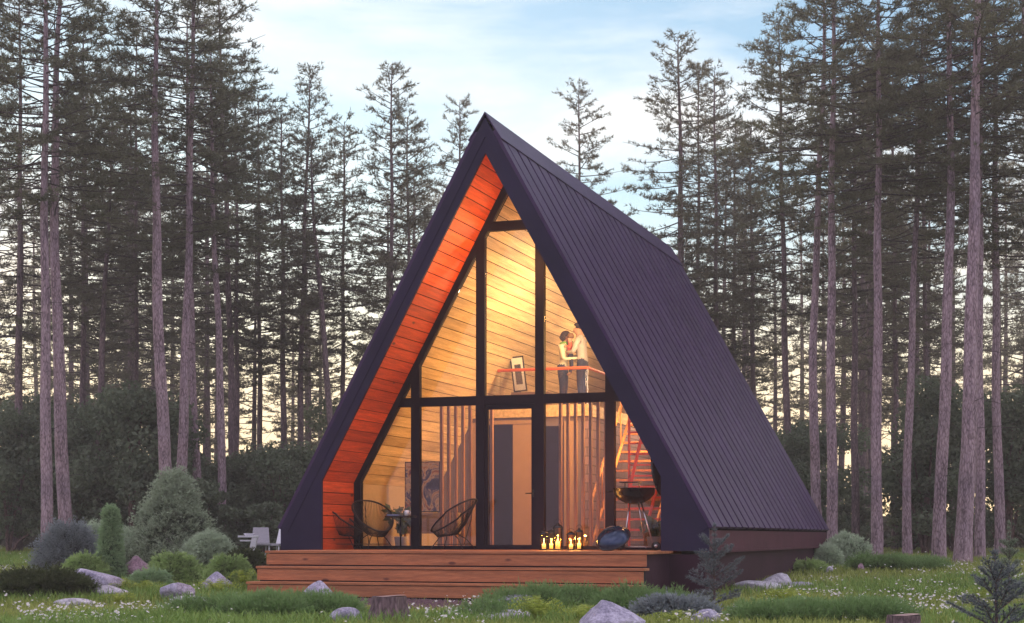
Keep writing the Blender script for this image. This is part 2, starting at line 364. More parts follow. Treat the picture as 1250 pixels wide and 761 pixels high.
def make_pine(seed, H, r0, path=None, cb=.45, Rc=2.4, nb=70, dens=1.0, far=False, dead=10, flare=1.22):
    """returns trunk mesh (with limbs) and crown mesh; path(h)->(dx,dy) is the trunk's sway"""
    rng = np.random.default_rng(seed); Rc = Rc * 1.42; nb = int(nb * 1.25); far_ = far
    if path is None:
        a, b_, ph = rng.normal(0, .012), rng.uniform(.02, .10), rng.uniform(0, 6)
        path = lambda h: (a * h + b_ * np.sin(h * .33 + ph) - b_ * np.sin(ph), b_ * np.sin(h * .27 + ph * 2) - b_ * np.sin(ph * 2))
    hs = np.concatenate([[-.3, 0, .25, .7], np.linspace(1.4, H, 22)])
    px_, py_ = path(np.maximum(hs, 0))
    P = np.stack([px_ + 0 * hs, py_ + 0 * hs, hs], 1)
    rr = r0 * (1 - np.clip(hs, 0, H) / H) ** .75 + .012; rr[:2] *= flare; rr[2] *= 1 + (flare - 1) * .55; rr[3] *= 1 + (flare - 1) * .2
    T = Acc(); V, Q = limb(P, rr, 12)
    V = V + rng.normal(0, 1, V.shape) * np.repeat(rr, 12)[:, None] * .035
    T.add(V, Q)
    pts, dirs = [], []
    hb = H * cb
    def trunk_at(h):
        x, y = path(h); return np.array([float(x), float(y), h])
    az = rng.uniform(0, 6.28)
    for i in range(nb):
        t = ((i + rng.uniform(-.4, .4)) / nb); t = min(max(t, 0), .995)
        h = hb + (H - hb) * t ** .93
        az += 2.4 + rng.normal(0, .5)
        shape = (1 - t) ** .58 * (.5 + .5 * min(1, t * 4 + .25))
        L = Rc * shape * rng.uniform(.55, 1.15) + .15
        el = R(-7 + 46 * t ** 2.2) + rng.normal(0, .13)
        p0 = trunk_at(h); n = 5
        d0 = np.array([math.cos(az) * math.cos(el), math.sin(az) * math.cos(el), math.sin(el)])
        s = np.linspace(0, 1, n)[:, None]
        side = np.array([-math.sin(az), math.cos(az), 0]) * rng.normal(0, .12) * L
        path_b = p0 + d0 * L * s + side * s ** 2 + np.array([0, 0, 1]) * (.16 * L * (s ** 2) * rng.uniform(.2, 1.3) - .05 * L * s)
        rb = (.012 + .018 * L / Rc) * (1 - s[:, 0] * .8)
        V, Q = limb(path_b, rb, 4); T.add(V, Q)
        nt_ = max(4, int(L * rng.choice([2.5, 6.0, 7.5]) * dens))
        for j in range(nt_):
            u = rng.uniform(.28, 1.0) if t < .8 else rng.uniform(.1, 1.0)
            q = u * (n - 1); k = min(int(q), n - 2); pt = path_b[k] + (path_b[k + 1] - path_b[k]) * (q - k)
            sg = 1 if j % 2 else -1
            a2 = az + sg * rng.uniform(.3, 1.15)
            tl = rng.uniform(.25, .62) * (.6 + .4 * L / Rc) * (1.25 - .5 * u)
            e2 = el * .4 + rng.normal(.12, .2)
            d = np.array([math.cos(a2) * math.cos(e2), math.sin(a2) * math.cos(e2), math.sin(e2)])
            m_ = max(3, int(tl * 14 * dens))
            ss = np.linspace(.25, 1, m_)[:, None]
            pts.append(pt + d * tl * ss + rng.normal(0, .025, (m_, 3))); dirs.append(np.repeat(d[None] + np.array([[0, 0, .45]]), m_, 0))
            if not far and j % 2 == 0:
                V, Q = limb(np.array([pt, pt + d * tl * .9]), np.array([.008, .003]), 3); T.add(V, Q)
    for i in range(dead):                    # bare broken twigs below the crown
        h = rng.uniform(H * .12, hb); az2 = rng.uniform(0, 6.28); L = rng.uniform(.15, .9)
        p0 = trunk_at(h); e = rng.uniform(-.3, .3)
        d = np.array([math.cos(az2) * math.cos(e), math.sin(az2) * math.cos(e), math.sin(e)])
        mid = p0 + d * L * .5 + np.array([0, 0, rng.normal(0, .04)])
        V, Q = limb(np.array([p0, mid, p0 + d * L + np.array([0, 0, rng.normal(-.05, .1)])]), np.array([.014, .009, .004]), 3); T.add(V, Q)
    P_ = np.concatenate(pts); D_ = np.concatenate(dirs); D_ /= np.linalg.norm(D_, axis=1)[:, None]
    V = tufts(rng, P_, D_, 7 if not far else 5, .15 if not far else .16, .023 if not far else .03, .66)
    nf0 = len(T.F[0]); nall = sum(len(q) for q in T.F)
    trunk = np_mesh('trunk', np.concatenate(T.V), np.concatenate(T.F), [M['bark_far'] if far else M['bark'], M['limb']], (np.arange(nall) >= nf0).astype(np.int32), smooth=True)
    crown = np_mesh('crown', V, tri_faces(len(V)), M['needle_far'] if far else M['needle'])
    return trunk, crown

def lobes_points(rng, lobes, n, shell=.35, flat=0):
    """points near the surface of a union of ellipsoids (cx,cy,cz,rx,ry,rz); with outward directions"""
    vol = np.array([l[3] * l[4] + l[4] * l[5] + l[3] * l[5] for l in lobes]); vol = vol / vol.sum()
    idx = rng.choice(len(lobes), n, p=vol); L = np.array(lobes)[idx]
    d = rng.normal(0, 1, (n, 3)); d /= np.linalg.norm(d, axis=1)[:, None]
    rad = 1 - shell * rng.random((n, 1)) ** 1.5
    P = L[:, :3] + d * L[:, 3:] * rad
    keep = P[:, 2] > .02
    return P[keep], d[keep]

# ------------------------------------------------------------------ ground and grass
xs = np.concatenate([np.linspace(-170, -32, 10), np.linspace(-30, 30, 121), np.linspace(32, 170, 10)])
ys = np.concatenate([np.linspace(-60, 12, 7), np.linspace(13, 70, 115), np.linspace(74, 180, 12)])
X, Y = np.meshgrid(xs, ys); Z = ground_z(X, Y)
nx, ny = len(xs), len(ys)
i, j = np.meshgrid(np.arange(nx - 1), np.arange(ny - 1)); a = j * nx + i
me = np_mesh('ground', np.stack([X, Y, Z], -1).reshape(-1, 3), np.stack([a, a + 1, a + nx + 1, a + nx], -1).reshape(-1, 4), M['ground'], smooth=True)
tag(link('ground', me), kind='structure')

TH = 0.32928; HX, HYY = -0.4722, 29.0
ct, st = math.cos(TH), math.sin(TH)
def HW(u, v, z=0.0): return (HX + u * ct + v * st, HYY - u * st + v * ct, z)
def to_house(x, y):
    dx, dy = x - HX, y - HYY
    return dx * ct - dy * st, dx * st + dy * ct
def in_house(x, y, pad=.0):
    u, v = to_house(x, y)
    return ((np.abs(u) < 4.0 + pad) & (v > -.05 - pad) & (v < 14.35 + pad)) | ((np.abs(u) < 3.45 + pad) & (v > -2.4 - pad) & (v < .1))

def fnoise(x, y, s, seed=0):
    r = np.random.default_rng(seed); o = np.zeros_like(x)
    for k in range(6):
        a = r.uniform(0, 6.28); f = s * r.uniform(.6, 1.8); o += np.sin((x * math.cos(a) + y * math.sin(a)) * f + r.uniform(0, 6.28))
    return o / 6
def grass_patch(seed, n, ymin, ymax, h, w, dens=None, halfw=.335):
    rng = np.random.default_rng(seed)
    y = ymin + (ymax - ymin) * rng.random(n) ** 1.15
    x = rng.uniform(-1, 1, n) * (halfw * y + .6)
    k = ~in_house(x, y, -.02)
    u, v = to_house(x, y)
    k &= ~((v > -4.2) & (v < -2.2) & (u > -1.6) & (u < 1.2) & (rng.random(n) < .9))      # gravel strip
    if dens is not None: k &= dens(x, y) > rng.random(n)
    x, y = x[k], y[k]; n = len(x); z = ground_z(x, y)
    hh = h * (1 + .45 * fnoise(x, y, .9, 5)) * rng.uniform(.5, 1.25, n)
    a = rng.uniform(0, 6.28, n); lean = rng.uniform(.1, .75, n)
    d = np.stack([np.cos(a) * lean, np.sin(a) * lean, np.ones(n)], 1)
    s = np.stack([-np.sin(a), np.cos(a), 0 * a], 1) * (w * rng.uniform(.6, 1.3, n))[:, None] * .5
    B = np.stack([x, y, z - .01], 1)
    mid = B + d * (hh * .55)[:, None] * np.array([.55, .55, 1]); tip = B + d * hh[:, None] * np.array([1.25, 1.25, .92])
    V = np.stack([B - s, B + s, mid + s * .7, tip, mid - s * .7], 1).reshape(-1, 3)
    b = np.arange(n)[:, None] * 5
    return V, np.concatenate([b + np.array([[0, 1, 2]]), b + np.array([[0, 2, 4]]), b + np.array([[4, 2, 3]])])
V, Fc = grass_patch(1, 210000, 16.5, 62, .13, .017)
tag(link('grass', np_mesh('grass', V, Fc, M['grass'])), 'short green meadow grass covering the clearing', 'grass', kind='stuff')
V, Fc = grass_patch(2, 170000, 16.5, 50, .20, .018, lambda x, y: np.clip(fnoise(x, y, .55, 9) * 4.2 - .1, 0, 1))
tag(link('tall_grass', np_mesh('tall_grass', V, Fc, M['grass_dark'])), 'taller dark green grass growing in patches on the clearing', 'grass', kind='stuff')

def daisies():
    rng = np.random.default_rng(3)
    Vs, Fs, mi = [], [], []; n0 = 0
    spots = []
    clumps = [(1130, 722, 75, 14), (1160, 700, 110, 10), (1090, 697, 60, 5), (960, 730, 45, 4), (1010, 712, 30, 3), (1200, 690, 60, 6), (1120, 690, 130, 4),
              (60, 745, 55, 4), (150, 742, 70, 4), (230, 742, 60, 4), (540, 742, 50, 9), (600, 737, 45, 8), (30, 688, 60, 8), (1100, 735, 60, 6), (1000, 725, 60, 3), (15, 694, 40, 5),
              (560, 752, 60, 6), (1230, 712, 40, 4), (1000, 745, 120, 4), (100, 755, 90, 3), (855, 752, 50, 4), (1150, 682, 120, 5), (1060, 684, 50, 3)]
    for cx, cy, w, hgt in clumps:
        m = int(w * 1.15)
        for _ in range(m):
            px = cx + rng.normal(0, w * .45); py = cy + rng.normal(0, hgt * .62)
            if py < 676: continue
            Yd = 40.0
            for _k in range(12): Yd = (EYE - .12 - gz(at(px, Yd), Yd)) * F / max(6, py - HY)
            if Yd < 15 or Yd > 62: continue
            spots.append((at(px, Yd), Yd))
    for _ in range(260):
        y = rng.uniform(17, 58); spots.append((rng.uniform(-.33, .33) * y, y))
    for x, y in spots:
        if in_house(np.array(x), np.array(y), .1): continue
        z = gz(x, y) + rng.uniform(.08, .19); r = rng.uniform(.015, .029)
        nrm = Vector((rng.normal(0, .45), rng.normal(-.35, .45), 1)).normalized(); a = nrm.orthogonal().normalized(); b = nrm.cross(a)
        c = Vector((x, y, z)); k = 7
        ring = []
        for q in range(k * 2):
            t = math.pi * q / k; rad = r if q % 2 == 0 else r * .62
            ring.append(c + (a * math.cos(t) + b * math.sin(t)) * rad)
        V = [c + nrm * r * .18] + ring
        Vs += V; Fs += [(n0, n0 + 1 + q, n0 + 1 + (q + 1) % (2 * k)) for q in range(2 * k)]; mi += [0] * (2 * k); n0 += len(V)
        yk = [c + nrm * r * .3 + (a * math.cos(t) + b * math.sin(t)) * r * .28 for t in (0, 1.57, 3.14, 4.71)]
        Vs += yk; Fs += [(n0, n0 + 1, n0 + 2), (n0, n0 + 2, n0 + 3)]; mi += [1, 1]; n0 += 4
        s0 = Vector((x, y, gz(x, y)))
        Vs += [s0 + Vector((.003, 0, 0)), s0 - Vector((.003, 0, 0)), c]; Fs += [(n0, n0 + 1, n0 + 2)]; mi += [2]; n0 += 3
    me = np_mesh('daisies', np.array([tuple(p) for p in Vs]), np.array(Fs), [M['petal'], M['yolk'], M['grass']], mi)
    tag(link('daisies', me), 'small white daisies scattered through the meadow grass', 'flowers', kind='stuff')
daisies()

def gravel():
    rng = np.random.default_rng(8); Vs, Fs = [], []; n0 = 0
    base = np.array([(1, 0, 0), (-1, 0, 0), (0, 1, 0), (0, -1, 0), (0, 0, 1), (0, 0, -1)], float)
    fc = np.array([(0, 2, 4), (2, 1, 4), (1, 3, 4), (3, 0, 4), (2, 0, 5), (1, 2, 5), (3, 1, 5), (0, 3, 5)])
    for _ in range(5200):
        u = rng.uniform(-3.4, 3.4); v = rng.uniform(-3.9, -2.3)
        if rng.random() < .5: u = rng.uniform(-1.7, 1.3)
        x, y, _z = HW(u, v); q = base * rng.uniform(.012, .035, (1, 3)) + rng.normal(0, .004, (6, 3))
        Vs.append(q + np.array([x, y, gz(x, y) + .008])); Fs.append(fc + n0); n0 += 6
    tag(link('gravel', np_mesh('gravel', np.concatenate(Vs), np.concatenate(Fs), M['gravel'])), 'strip of dark reddish gravel below the wooden steps', 'gravel', kind='stuff')
gravel()
# ------------------------------------------------------------------ the cabin
cabin = empty('cabin', (HX, HYY, 0), -TH, 'dark A-frame cabin with ribbed purple metal roof, red soffit, lit glass gable and cedar steps', 'cabin')
L = 14.31; W0, ZE, ZA = 4.05, 1.30, 8.62          # outer half width at the eaves, eaves and apex height
WI, ZK, ZI, ZF = 3.21, 2.18, 7.99, .90            # inner lining: half width, knee and apex height; floor
VG = 1.50                                          # plane of the glazing
sl = math.hypot(W0, ZA - ZE); ex, ez = W0 / sl, (ZA - ZE) / sl
def slope_pt(side, s, n):                          # s metres down from the apex on the outer slope, n above it
    return (side * (s * ex + n * ez), ZA - s * ez + n * ex)
def sheet(mb, side, s0, s1, n0, n1, v0, v1):
    mb.prism([slope_pt(side, s0, n0), slope_pt(side, s1, n0), slope_pt(side, s1, n1), slope_pt(side, s0, n1)], v0, v1)
roof = None
for side in (1, -1):
    m = MB(); sheet(m, side, .02, sl, -.10, 0, .05, L)
    r_ = m.build('roof', M['seam'], cabin); m = MB()
    k = 0; v = .31
    while v < L - .3:
        m.prism([(v, 0), (v + .490, 0), (v + .485, .065), (v + .005, .065)], 0, 1)   # one pan between two sunk seams
        nV = 8
        V = m.v[-nV:]; m.v = m.v[:-nV]
        for (x, t, h) in V:
            p = slope_pt(side, .30 + t * (sl - .30 + .015), h + .001); m.v.append((p[0], x, p[1]))
        v += .605
    m.build('metal_pans', M['roof'], r_)
    for (va, vb) in ((-.03, .27), (L - .2, L + .03)): t = MB(); sheet(t, side, .3, sl + .02, .003, .06, va, vb); t.build('edge_trim', M['roof'], r_)
    if side == 1: roof = r_
m = MB()
pr = [slope_pt(1, .50, .062), slope_pt(1, .50, .085), (0, ZA + .10), slope_pt(-1, .50, .085), slope_pt(-1, .50, .062), (0, ZA + .06)]
m.prism([pr[0], pr[1], pr[2], pr[5]], -.045, L + .045); m.prism([pr[5], pr[2], pr[3], pr[4]], -.045, L + .045)
m.build('ridge_cap', M['roof'], roof)
for v0, v1, nm in ((-.02, .04, 'fascia'), (L - .04, L + .02, 'rear_gable')):
    outer = [(-W0, ZF), (-W0, ZE), (0, ZA), (W0, ZE), (W0, ZF)]; inner = [(-WI, ZF), (-WI, ZK), (0, ZI), (WI, ZK), (WI, ZF)]
    m = MB()
    if nm == 'rear_gable': m.prism(outer, v0, v1)
    else:
        for q in range(4): m.prism([outer[q], outer[q + 1], inner[q + 1], inner[q]], v0, v1)
    f_ = m.build(nm, M['fascia'], cabin)
    if nm == 'fascia':                           # folded drip strip along the outer edge of the gable
        t = MB()
        for sd in (1, -1):
            t.prism([slope_pt(sd, .0, .0), slope_pt(sd, sl, .0), slope_pt(sd, sl, -.17), slope_pt(sd, .17 * ez / ex, -.17)], -.034, -.0205)
        t.build('drip_strip', M['fascia'], f_)
# lining boards: the red soffit outside the glass, pine inside it
li = math.hypot(WI, ZI - ZK); ix, iz = WI / li, (ZI - ZK) / li
def lining(mb, side, v0, v1, bw=.215, gap=.015, wall=True):
    s = 0
    while s < li - .01:
        s1 = min(s + bw - gap, li)
        P = []
        for (q, n) in ((s, 0), (s1, 0), (s1, .02), (s, .02)): P.append((side * (WI - q * ix + n * iz), ZK + q * iz + n * ix))
        mb.prism(P, v0, v1); s += bw
    if wall:
        z = ZK - .006
        while z > ZF + .02:
            z0 = max(z - bw + gap, ZF); a, b = sorted((side * WI, side * (WI + .02))); mb.box(a, b, v0, v1, z0, z); z -= bw
for side in (-1, 1):
    m = MB(); lining(m, side, .045, VG - .09); m.build('soffit', M['soffit'], cabin)
    m = MB(); lining(m, side, VG + .07, L - .1, wall=False); m.build('ceiling_lining', M['pine'], cabin)
    m = MB(); a, b = sorted((side * WI, side * (WI + .03))); m.box(a, b, VG + .07, L - .1, ZF, ZK - .004); m.build('knee_wall', M['plaster'], cabin)
    m = MB(); P = [(side * (WI + .035), ZF), (side * (WI + .035), ZK), (0, ZI + .07), (0, ZI + .2), (side * (WI + .3), ZK), (side * (WI + .3), ZF)]
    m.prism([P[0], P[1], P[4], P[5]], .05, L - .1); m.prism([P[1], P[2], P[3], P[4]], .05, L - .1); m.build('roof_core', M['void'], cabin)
    m = MB(); a, b = sorted((side * (W0 - .06), side * (W0 - .004))); m.box(a, b, .045, L - .045, ZF + .002, ZE - .045)
    sw = m.build('side_wall', M['side'], cabin)
    t = MB(); a, b = sorted((side * (W0 - .05), side * (W0 + .035))); t.box(a, b, .01, L - .01, ZF - .035, ZF - .002); t.build('drip_edge', M['side'], sw)
    m = MB(); a, b = sorted((side * (W0 - .16), side * (W0 - .085))); m.box(a, b, .03, L - .05, .12, ZF - .038); m.build('plinth', M['plinth'], cabin)
for (va, vb) in ((.035, .08), (L - .13, L - .08)): m = MB(); m.box(-3.9, 3.9, va, vb, .12, ZF - .06); m.build('plinth', M['plinth'], cabin)
for side in (-1, 1):                             # the stone feet the raised plinth stands on
    for v in (.5, 5, 9.5, 13.7):
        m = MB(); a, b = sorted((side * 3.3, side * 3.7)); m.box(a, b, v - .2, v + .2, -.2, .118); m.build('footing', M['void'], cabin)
m = MB(); m.prism([(-WI, ZF + .004), (-WI, ZK), (0, ZI), (WI, ZK), (WI, ZF + .004)], L - .14, L - .105); m.build('rear_wall', M['pine'], cabin)
m = MB(); m.box(-WI + .005, WI - .005, VG + .08, L - .15, ZF - .1, ZF + .005); m.build('floor', M['floorwood'], cabin)

# glazing -------------------------------------------------------------
def clip(poly, a, b, c):                         # keep a*x+b*y<=c
    out = []
    for q in range(len(poly)):
        p, r = poly[q], poly[(q + 1) % len(poly)]; dp = a * p[0] + b * p[1] - c; dr = a * r[0] + b * r[1] - c
        if dp <= 0: out.append(p)
        if dp * dr < 0: t = dp / (dp - dr); out.append((p[0] + (r[0] - p[0]) * t, p[1] + (r[1] - p[1]) * t))
    return out
PENT = [(-WI, ZF), (WI, ZF), (WI, ZK), (0, ZI), (-WI, ZK)]
IN = .13
pin = clip(clip(clip(clip(clip(PENT, -1, 0, WI - IN), 1, 0, WI - IN), 0, -1, -(ZF + .07)), iz, ix, iz * WI + ix * ZK - IN), -iz, ix, iz * WI + ix * ZK - IN)
def region(u0, u1, z0, z1, base=None):
    return clip(clip(clip(clip(base or pin, -1, 0, -u0), 1, 0, u1), 0, -1, -z0), 0, 1, z1)
T0, T1, X0_, X1_ = 3.62, 3.79, 6.88, 7.05
MU = [-1.94, -.62, .55, 1.90]; HWm = .085
m = MB()                                         # raking frame that follows the lining
inn = [(-WI + IN, ZF + .07), (-WI + IN, ZK + .035), (0, ZI - IN / ix + .0), (WI - IN, ZK + .035), (WI - IN, ZF + .07)]
out_ = [(-WI, ZF + .005), (-WI, ZK), (0, ZI), (WI, ZK), (WI, ZF + .005)]
for q in range(4): m.prism([out_[q], out_[q + 1], inn[q + 1], inn[q]], VG - .085, VG + .06)
m.prism([out_[4], out_[0], inn[0], inn[4]], VG - .085, VG + .06)
fr = m.build('window_frame', M['frame'], cabin)
def top_of(u): return ZI - abs(u) * iz / ix - IN / ix * 1.0
for u in MU:
    m = MB(); a, b = (u - HWm, u + HWm)
    zt = [top_of(a) + .12, top_of(b) + .12]
    if a < 0 < b: pass
    m.prism([(a, ZF + .04), (b, ZF + .04), (b, zt[1]), (a, zt[0])], VG - .078, VG + .053); m.build('mullion', M['frame'], cabin)
for z0, z1, in ((T0, T1), (X0_, X1_)):
    w0, w1 = (ZI - IN * .4 - z0) * ix / iz, (ZI - IN * .4 - z1) * ix / iz
    m = MB(); m.prism([(-w0, z0), (w0, z0), (w1, z1), (-w1, z1)], VG - .071, VG + .046); m.build('transom', M['frame'], cabin)
edges = [-WI] + MU + [WI]
for lo, hi in ((ZF + .07, T0), (T1, X0_), (X1_, ZI)):
    for q in range(5):
        u0 = edges[q] + (HWm if q else 0); u1 = edges[q + 1] - (HWm if q < 4 else 0)
        if lo < 1 and q == 2: continue
        if lo > 5 and q != 2: continue
        if lo > 6.9: u0, u1 = -1, 1
        P = region(u0, u1, lo, hi)
        if len(P) < 3: continue
        mm = MB(); mm.prism([(p[0], p[1]) for p in P], VG - .012, VG - .004); mm.build('pane', M['glass'], fr)
# door in the middle bay
u0, u1, z0, z1 = MU[1] + HWm, MU[2] - HWm, ZF + .02, T0
m = MB(); a, b = u0 + .004, u1 - .004
for (p, q, r, s) in ((a, a + .055, z0, z1 - .004), (b - .075, b, z0, z1 - .004), (a + .055, b - .075, z0, z0 + .07), (a + .055, b - .075, z1 - .09, z1 - .004)): m.box(p, q, VG - .055, VG + .02, r, s)
dr = m.build('door', M['frame'], cabin)
m = MB(); m.box(a + .056, b - .076, VG - .02, VG - .012, z0 + .071, z1 - .091); m.build('pane', M['glass'], dr)
m = MB(); m.tube([(b - .04, VG - .055, 1.95), (b - .04, VG - .11, 1.95), (b - .17, VG - .11, 1.95)], .011, 8); m.box(b - .055, b - .025, VG - .062, VG - .055, 1.88, 2.02); m.build('handle', M['knob'], dr)

# interior ------------------------------------------------------------
VL = 5.8; UL = .13
def cutroom(u0, u1, z0, z1): return region(u0, u1, z0, z1, [(-WI, ZF), (WI, ZF), (WI, ZK), (0, ZI), (-WI, ZK)])
m = MB(); m.prism(cutroom(-3.2, UL, ZF + .01, 3.69), VL, VL + .1); pw = m.build('partition_wall', M['lilac'], cabin)
m = MB(); m.box(-1.99, -1.47, VL - .05, VL - .004, ZF + .01, 3.55); m.build('sliding_door', M['darkdoor'], pw)
m = MB(); m.box(-1.45, -.98, VL - .04, VL - .004, ZF + .01, 3.55); m.build('sliding_door', M['beige'], pw)
m = MB(); m.box(-2.42, -2.04, VL - .035, VL - .004, ZF + .01, 3.6); m.box(-2.03, -.95, VL - .045, VL - .004, 3.56, 3.64); m.box(-.3, .0, VL - .035, VL - .004, ZF + .01, 3.6); m.build('door_surround', M['beige'], pw)
m = MB(); m.box(-.93, -.34, VL - .03, VL - .004, ZF + .01, 3.5); m.build('wardrobe_front', M['darkdoor'], pw)
m = MB(); m.box(UL, UL + .1, VL + .0, L - .15, ZF + .01, 3.69); m.build('stair_wall', M['brick'], cabin)
m = MB(); m.prism(cutroom(-3.2, UL + .12, 3.70, 3.95), VL - .06, L - .15); m.build('loft_floor', M['pine'], cabin)
m = MB()
m.tube([(-1.80, VL - .02, 4.72), (UL + .08, VL - .02, 4.72)], .034, 6, smooth=False); m.tube([(UL + .08, VL - .02, 4.72), (UL + .08, 10.5, 4.72)], .034, 6, smooth=False)
rl = m.build('loft_railing', M['rail'], cabin)
for (u, v) in ((UL + .08, VL - .02), (UL + .08, 7.3), (UL + .08, 8.9), (UL + .08, 10.5), (-.85, VL - .02)):
    t = MB(); t.box(u - .010, u + .010, v - .010, v + .010, 3.951, 4.69); t.build('post', M['steel'], rl)
t = MB(); t.box(-1.75, -.88, VL - .026, VL - .016, 4.02, 4.66); t.box(-.82, UL + .05, VL - .026, VL - .016, 4.02, 4.66); t.build('glass_panel', M['glass'], rl)
# stairs rising to the loft, with a red steel frame
stairs = MB(); n = 15
for q in range(n):
    z = ZF + .2 + q * .2; v = 3.1 + q * .21
    um = min(2.55, (ZI - z - .35) * ix / iz)
    stairs.box(1.15, um, v, v + .25, z - .04, z)
sto = stairs.build('staircase', M['slat'], cabin)
t = MB()
for uu in (1.12, 2.3):
    for q in range(2):
        off = q * .85
        P = [(uu, 3.0, ZF + .15 + off), (uu, 5.9, 3.7 + (off if uu < 2 else off * .3))]
        t.tube(P, .03, 6, smooth=False)
for q in range(5): t.tube([(1.12, 3.0 + q * .7, ZF + .15 + q * .67), (1.12, 3.0 + q * .7, ZF + 1.05 + q * .67)], .018, 6)
t.build('handrail', M['slat'], sto)
# open shelf frame of red steel beside the right bay
t = MB()
for q in range(12): t.box(1.98, 2.66 if q < 6 else 2.66 - (q - 5) * .11, 2.52, 2.56, 1.25 + q * .205, 1.285 + q * .205)
t.box(1.96, 1.99, 2.5, 2.58, ZF + .01, 3.75); t.tube([(2.72, 2.54, ZF + .02), (2.66, 2.54, 2.5), (2.1, 2.54, 3.55)], .02, 6)
t.tube([(2.05, 2.3, 2.05), (2.32, 2.3, 3.2)], .035, 6, smooth=False); t.tube([(2.42, 2.3, 1.5), (2.72, 2.3, 2.6)], .035, 6, smooth=False)
t.build('ladder_rack', M['redsteel'], cabin)
for (u0, nn) in ((.70, 8), (-1.72, 8)):
    m = MB()
    for q in range(nn): m.box(u0 + q * .148, u0 + q * .148 + .05, 2.15, 2.23, ZF + .01, 3.72)
    m.box(u0 - .05, u0 + nn * .148 - .05, 2.14, 2.24, 3.72, 3.78); m.build('slat_screen', M['slat'], cabin)
m = MB(); m.box(-3.05, 3.0, VL - .16, VL - .065, 3.70, 3.94); m.build('loft_beam', M['pine'], cabin) if False else None

# deck and steps ------------------------------------------------------
def boards(mb, u0, u1, v0, v1, z0, z1, w=.14, gap=.006):
    v = v0
    while v < v1 - .01:
        mb.box(u0, u1, v, min(v + w - gap, v1), z0, z1); v += w
m = MB(); boards(m, -3.45, 3.42, -1.80, .0, ZF - .042, ZF); boards(m, -3.19, 3.19, .0, VG - .09, ZF - .042, ZF)
deck = m.build('deck', M['deck'], cabin, bevel=.003)
m = MB(); m.box(-3.43, 3.40, -1.782, -1.752, .66, ZF - .052); m.build('riser', M['deck'], deck, bevel=.003)
m = MB(); m.box(-3.40, 3.36, -1.74, .03, .2, ZF - .044); m.build('deck_base', M['plinth'], deck)
for k, (v, zt, w) in enumerate(((-2.10, .635, 3.47), (-2.40, .375, 3.50))):
    m = MB(); boards(m, -w, w - .03, v, v + .35 if k == 0 else v + .32, zt - .04, zt, .155)
    s_ = m.build('step', M['deck'], cabin, bevel=.003)
    m = MB(); m.box(-w + .015, w - .045, v + .018, v + .048, (.395 if k == 0 else .135), zt - .05); m.build('riser', M['deck'], s_, bevel=.003)
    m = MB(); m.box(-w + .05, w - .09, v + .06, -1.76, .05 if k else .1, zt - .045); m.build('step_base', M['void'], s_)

# ------------------------------------------------------------------ things in and on the cabin (local house coordinates -> world)
def HE(name, u, v, z, turn, label, cat, group=None): return empty(name, HW(u, v, z), -TH + turn, label, cat, group)
def UV(px, v):
    k = (px - 625) / F; return (k * (HYY + v * ct) - HX - v * st) / (ct + k * st)

def make_chair():
    e = empty('wire_chair', (0, 0, 0))
    m = MB(); ring = []; n = 40
    for q in range(n):
        a = 2 * math.pi * q / n; c, s = math.cos(a), math.sin(a)
        # facing +x: back high at -x, front low at +x
        x = .40 * c * (1 if c > 0 else 1.12); y = s * (.37 - .06 * c)
        z = .62 - .27 * c + (.03 if c < 0 else -.02 * c)
        ring.append(Vector((x - .02, y, z)))
    m.tube(ring, .017, 6, closed=True)
    low = [Vector((.02 + .15 * math.cos(2 * math.pi * q / n), .11 * math.sin(2 * math.pi * q / n), .27 - .02 * math.cos(2 * math.pi * q / n))) for q in range(n)]
    m.tube(low, .009, 5, closed=True)
    m.build('hoop', M['cord'], e)
    m = MB()
    for q in range(n):
        for h in (0, .5):
            r0 = ring[q].lerp(ring[(q + 1) % n], h); l0 = low[q].lerp(low[(q + 1) % n], h)
            mid = r0.lerp(l0, .55) + Vector((0, 0, -.055 - .03 * abs(math.sin(2 * math.pi * q / n))))
            m.tube([r0, mid, l0], .0046, 3, cap=False)
    for q in range(0, n, 8):
        m.tube([low[q], Vector((.02, 0, .25)), low[(q + n // 2) % n]], .003, 3, cap=False)
    m.build('cord_seat', M['cord'], e)
    for sx, sy in ((1, 1), (1, -1), (-1, 1), (-1, -1)):
        m = MB(); m.tube([(.02 + sx * .11, sy * .09, .28), (sx * .20 - .02, sy * .16, .20), (sx * .33 - .03, sy * .26, .006)], .009, 6); m.build('leg', M['cord'], e)
    m = MB(); m.tube([(-.28, -.22, .10), (-.28, .22, .10), (.22, .22, .10), (.22, -.22, .10)], .007, 5, closed=True)
    m.tube([(-.44, 0, .90), (-.40, .0, .55), (-.26, 0, .10)], .008, 5); m.build('brace', M['cord'], e)
    return e
chair = make_chair()
spec = [(418, .85, .18, 'black cord lounge chair in front of the red soffit wall, farthest left on the deck'),
        (457, 1.05, -.75, 'black cord lounge chair turned to the steps, directly left of the small round table'),
        (551, .95, math.pi - .1, 'black cord lounge chair right of the small round table, facing left')]
for k, (px, v, turn, lab) in enumerate(spec):
    o = chair if k == 0 else copy_tree(chair)
    u = UV(px, v); o.location = HW(u, v, ZF); o.rotation_euler[2] = -TH + turn; tag(o, lab, 'chair', 'cord lounge chairs on the deck')
    o.scale = (1.02,) * 3
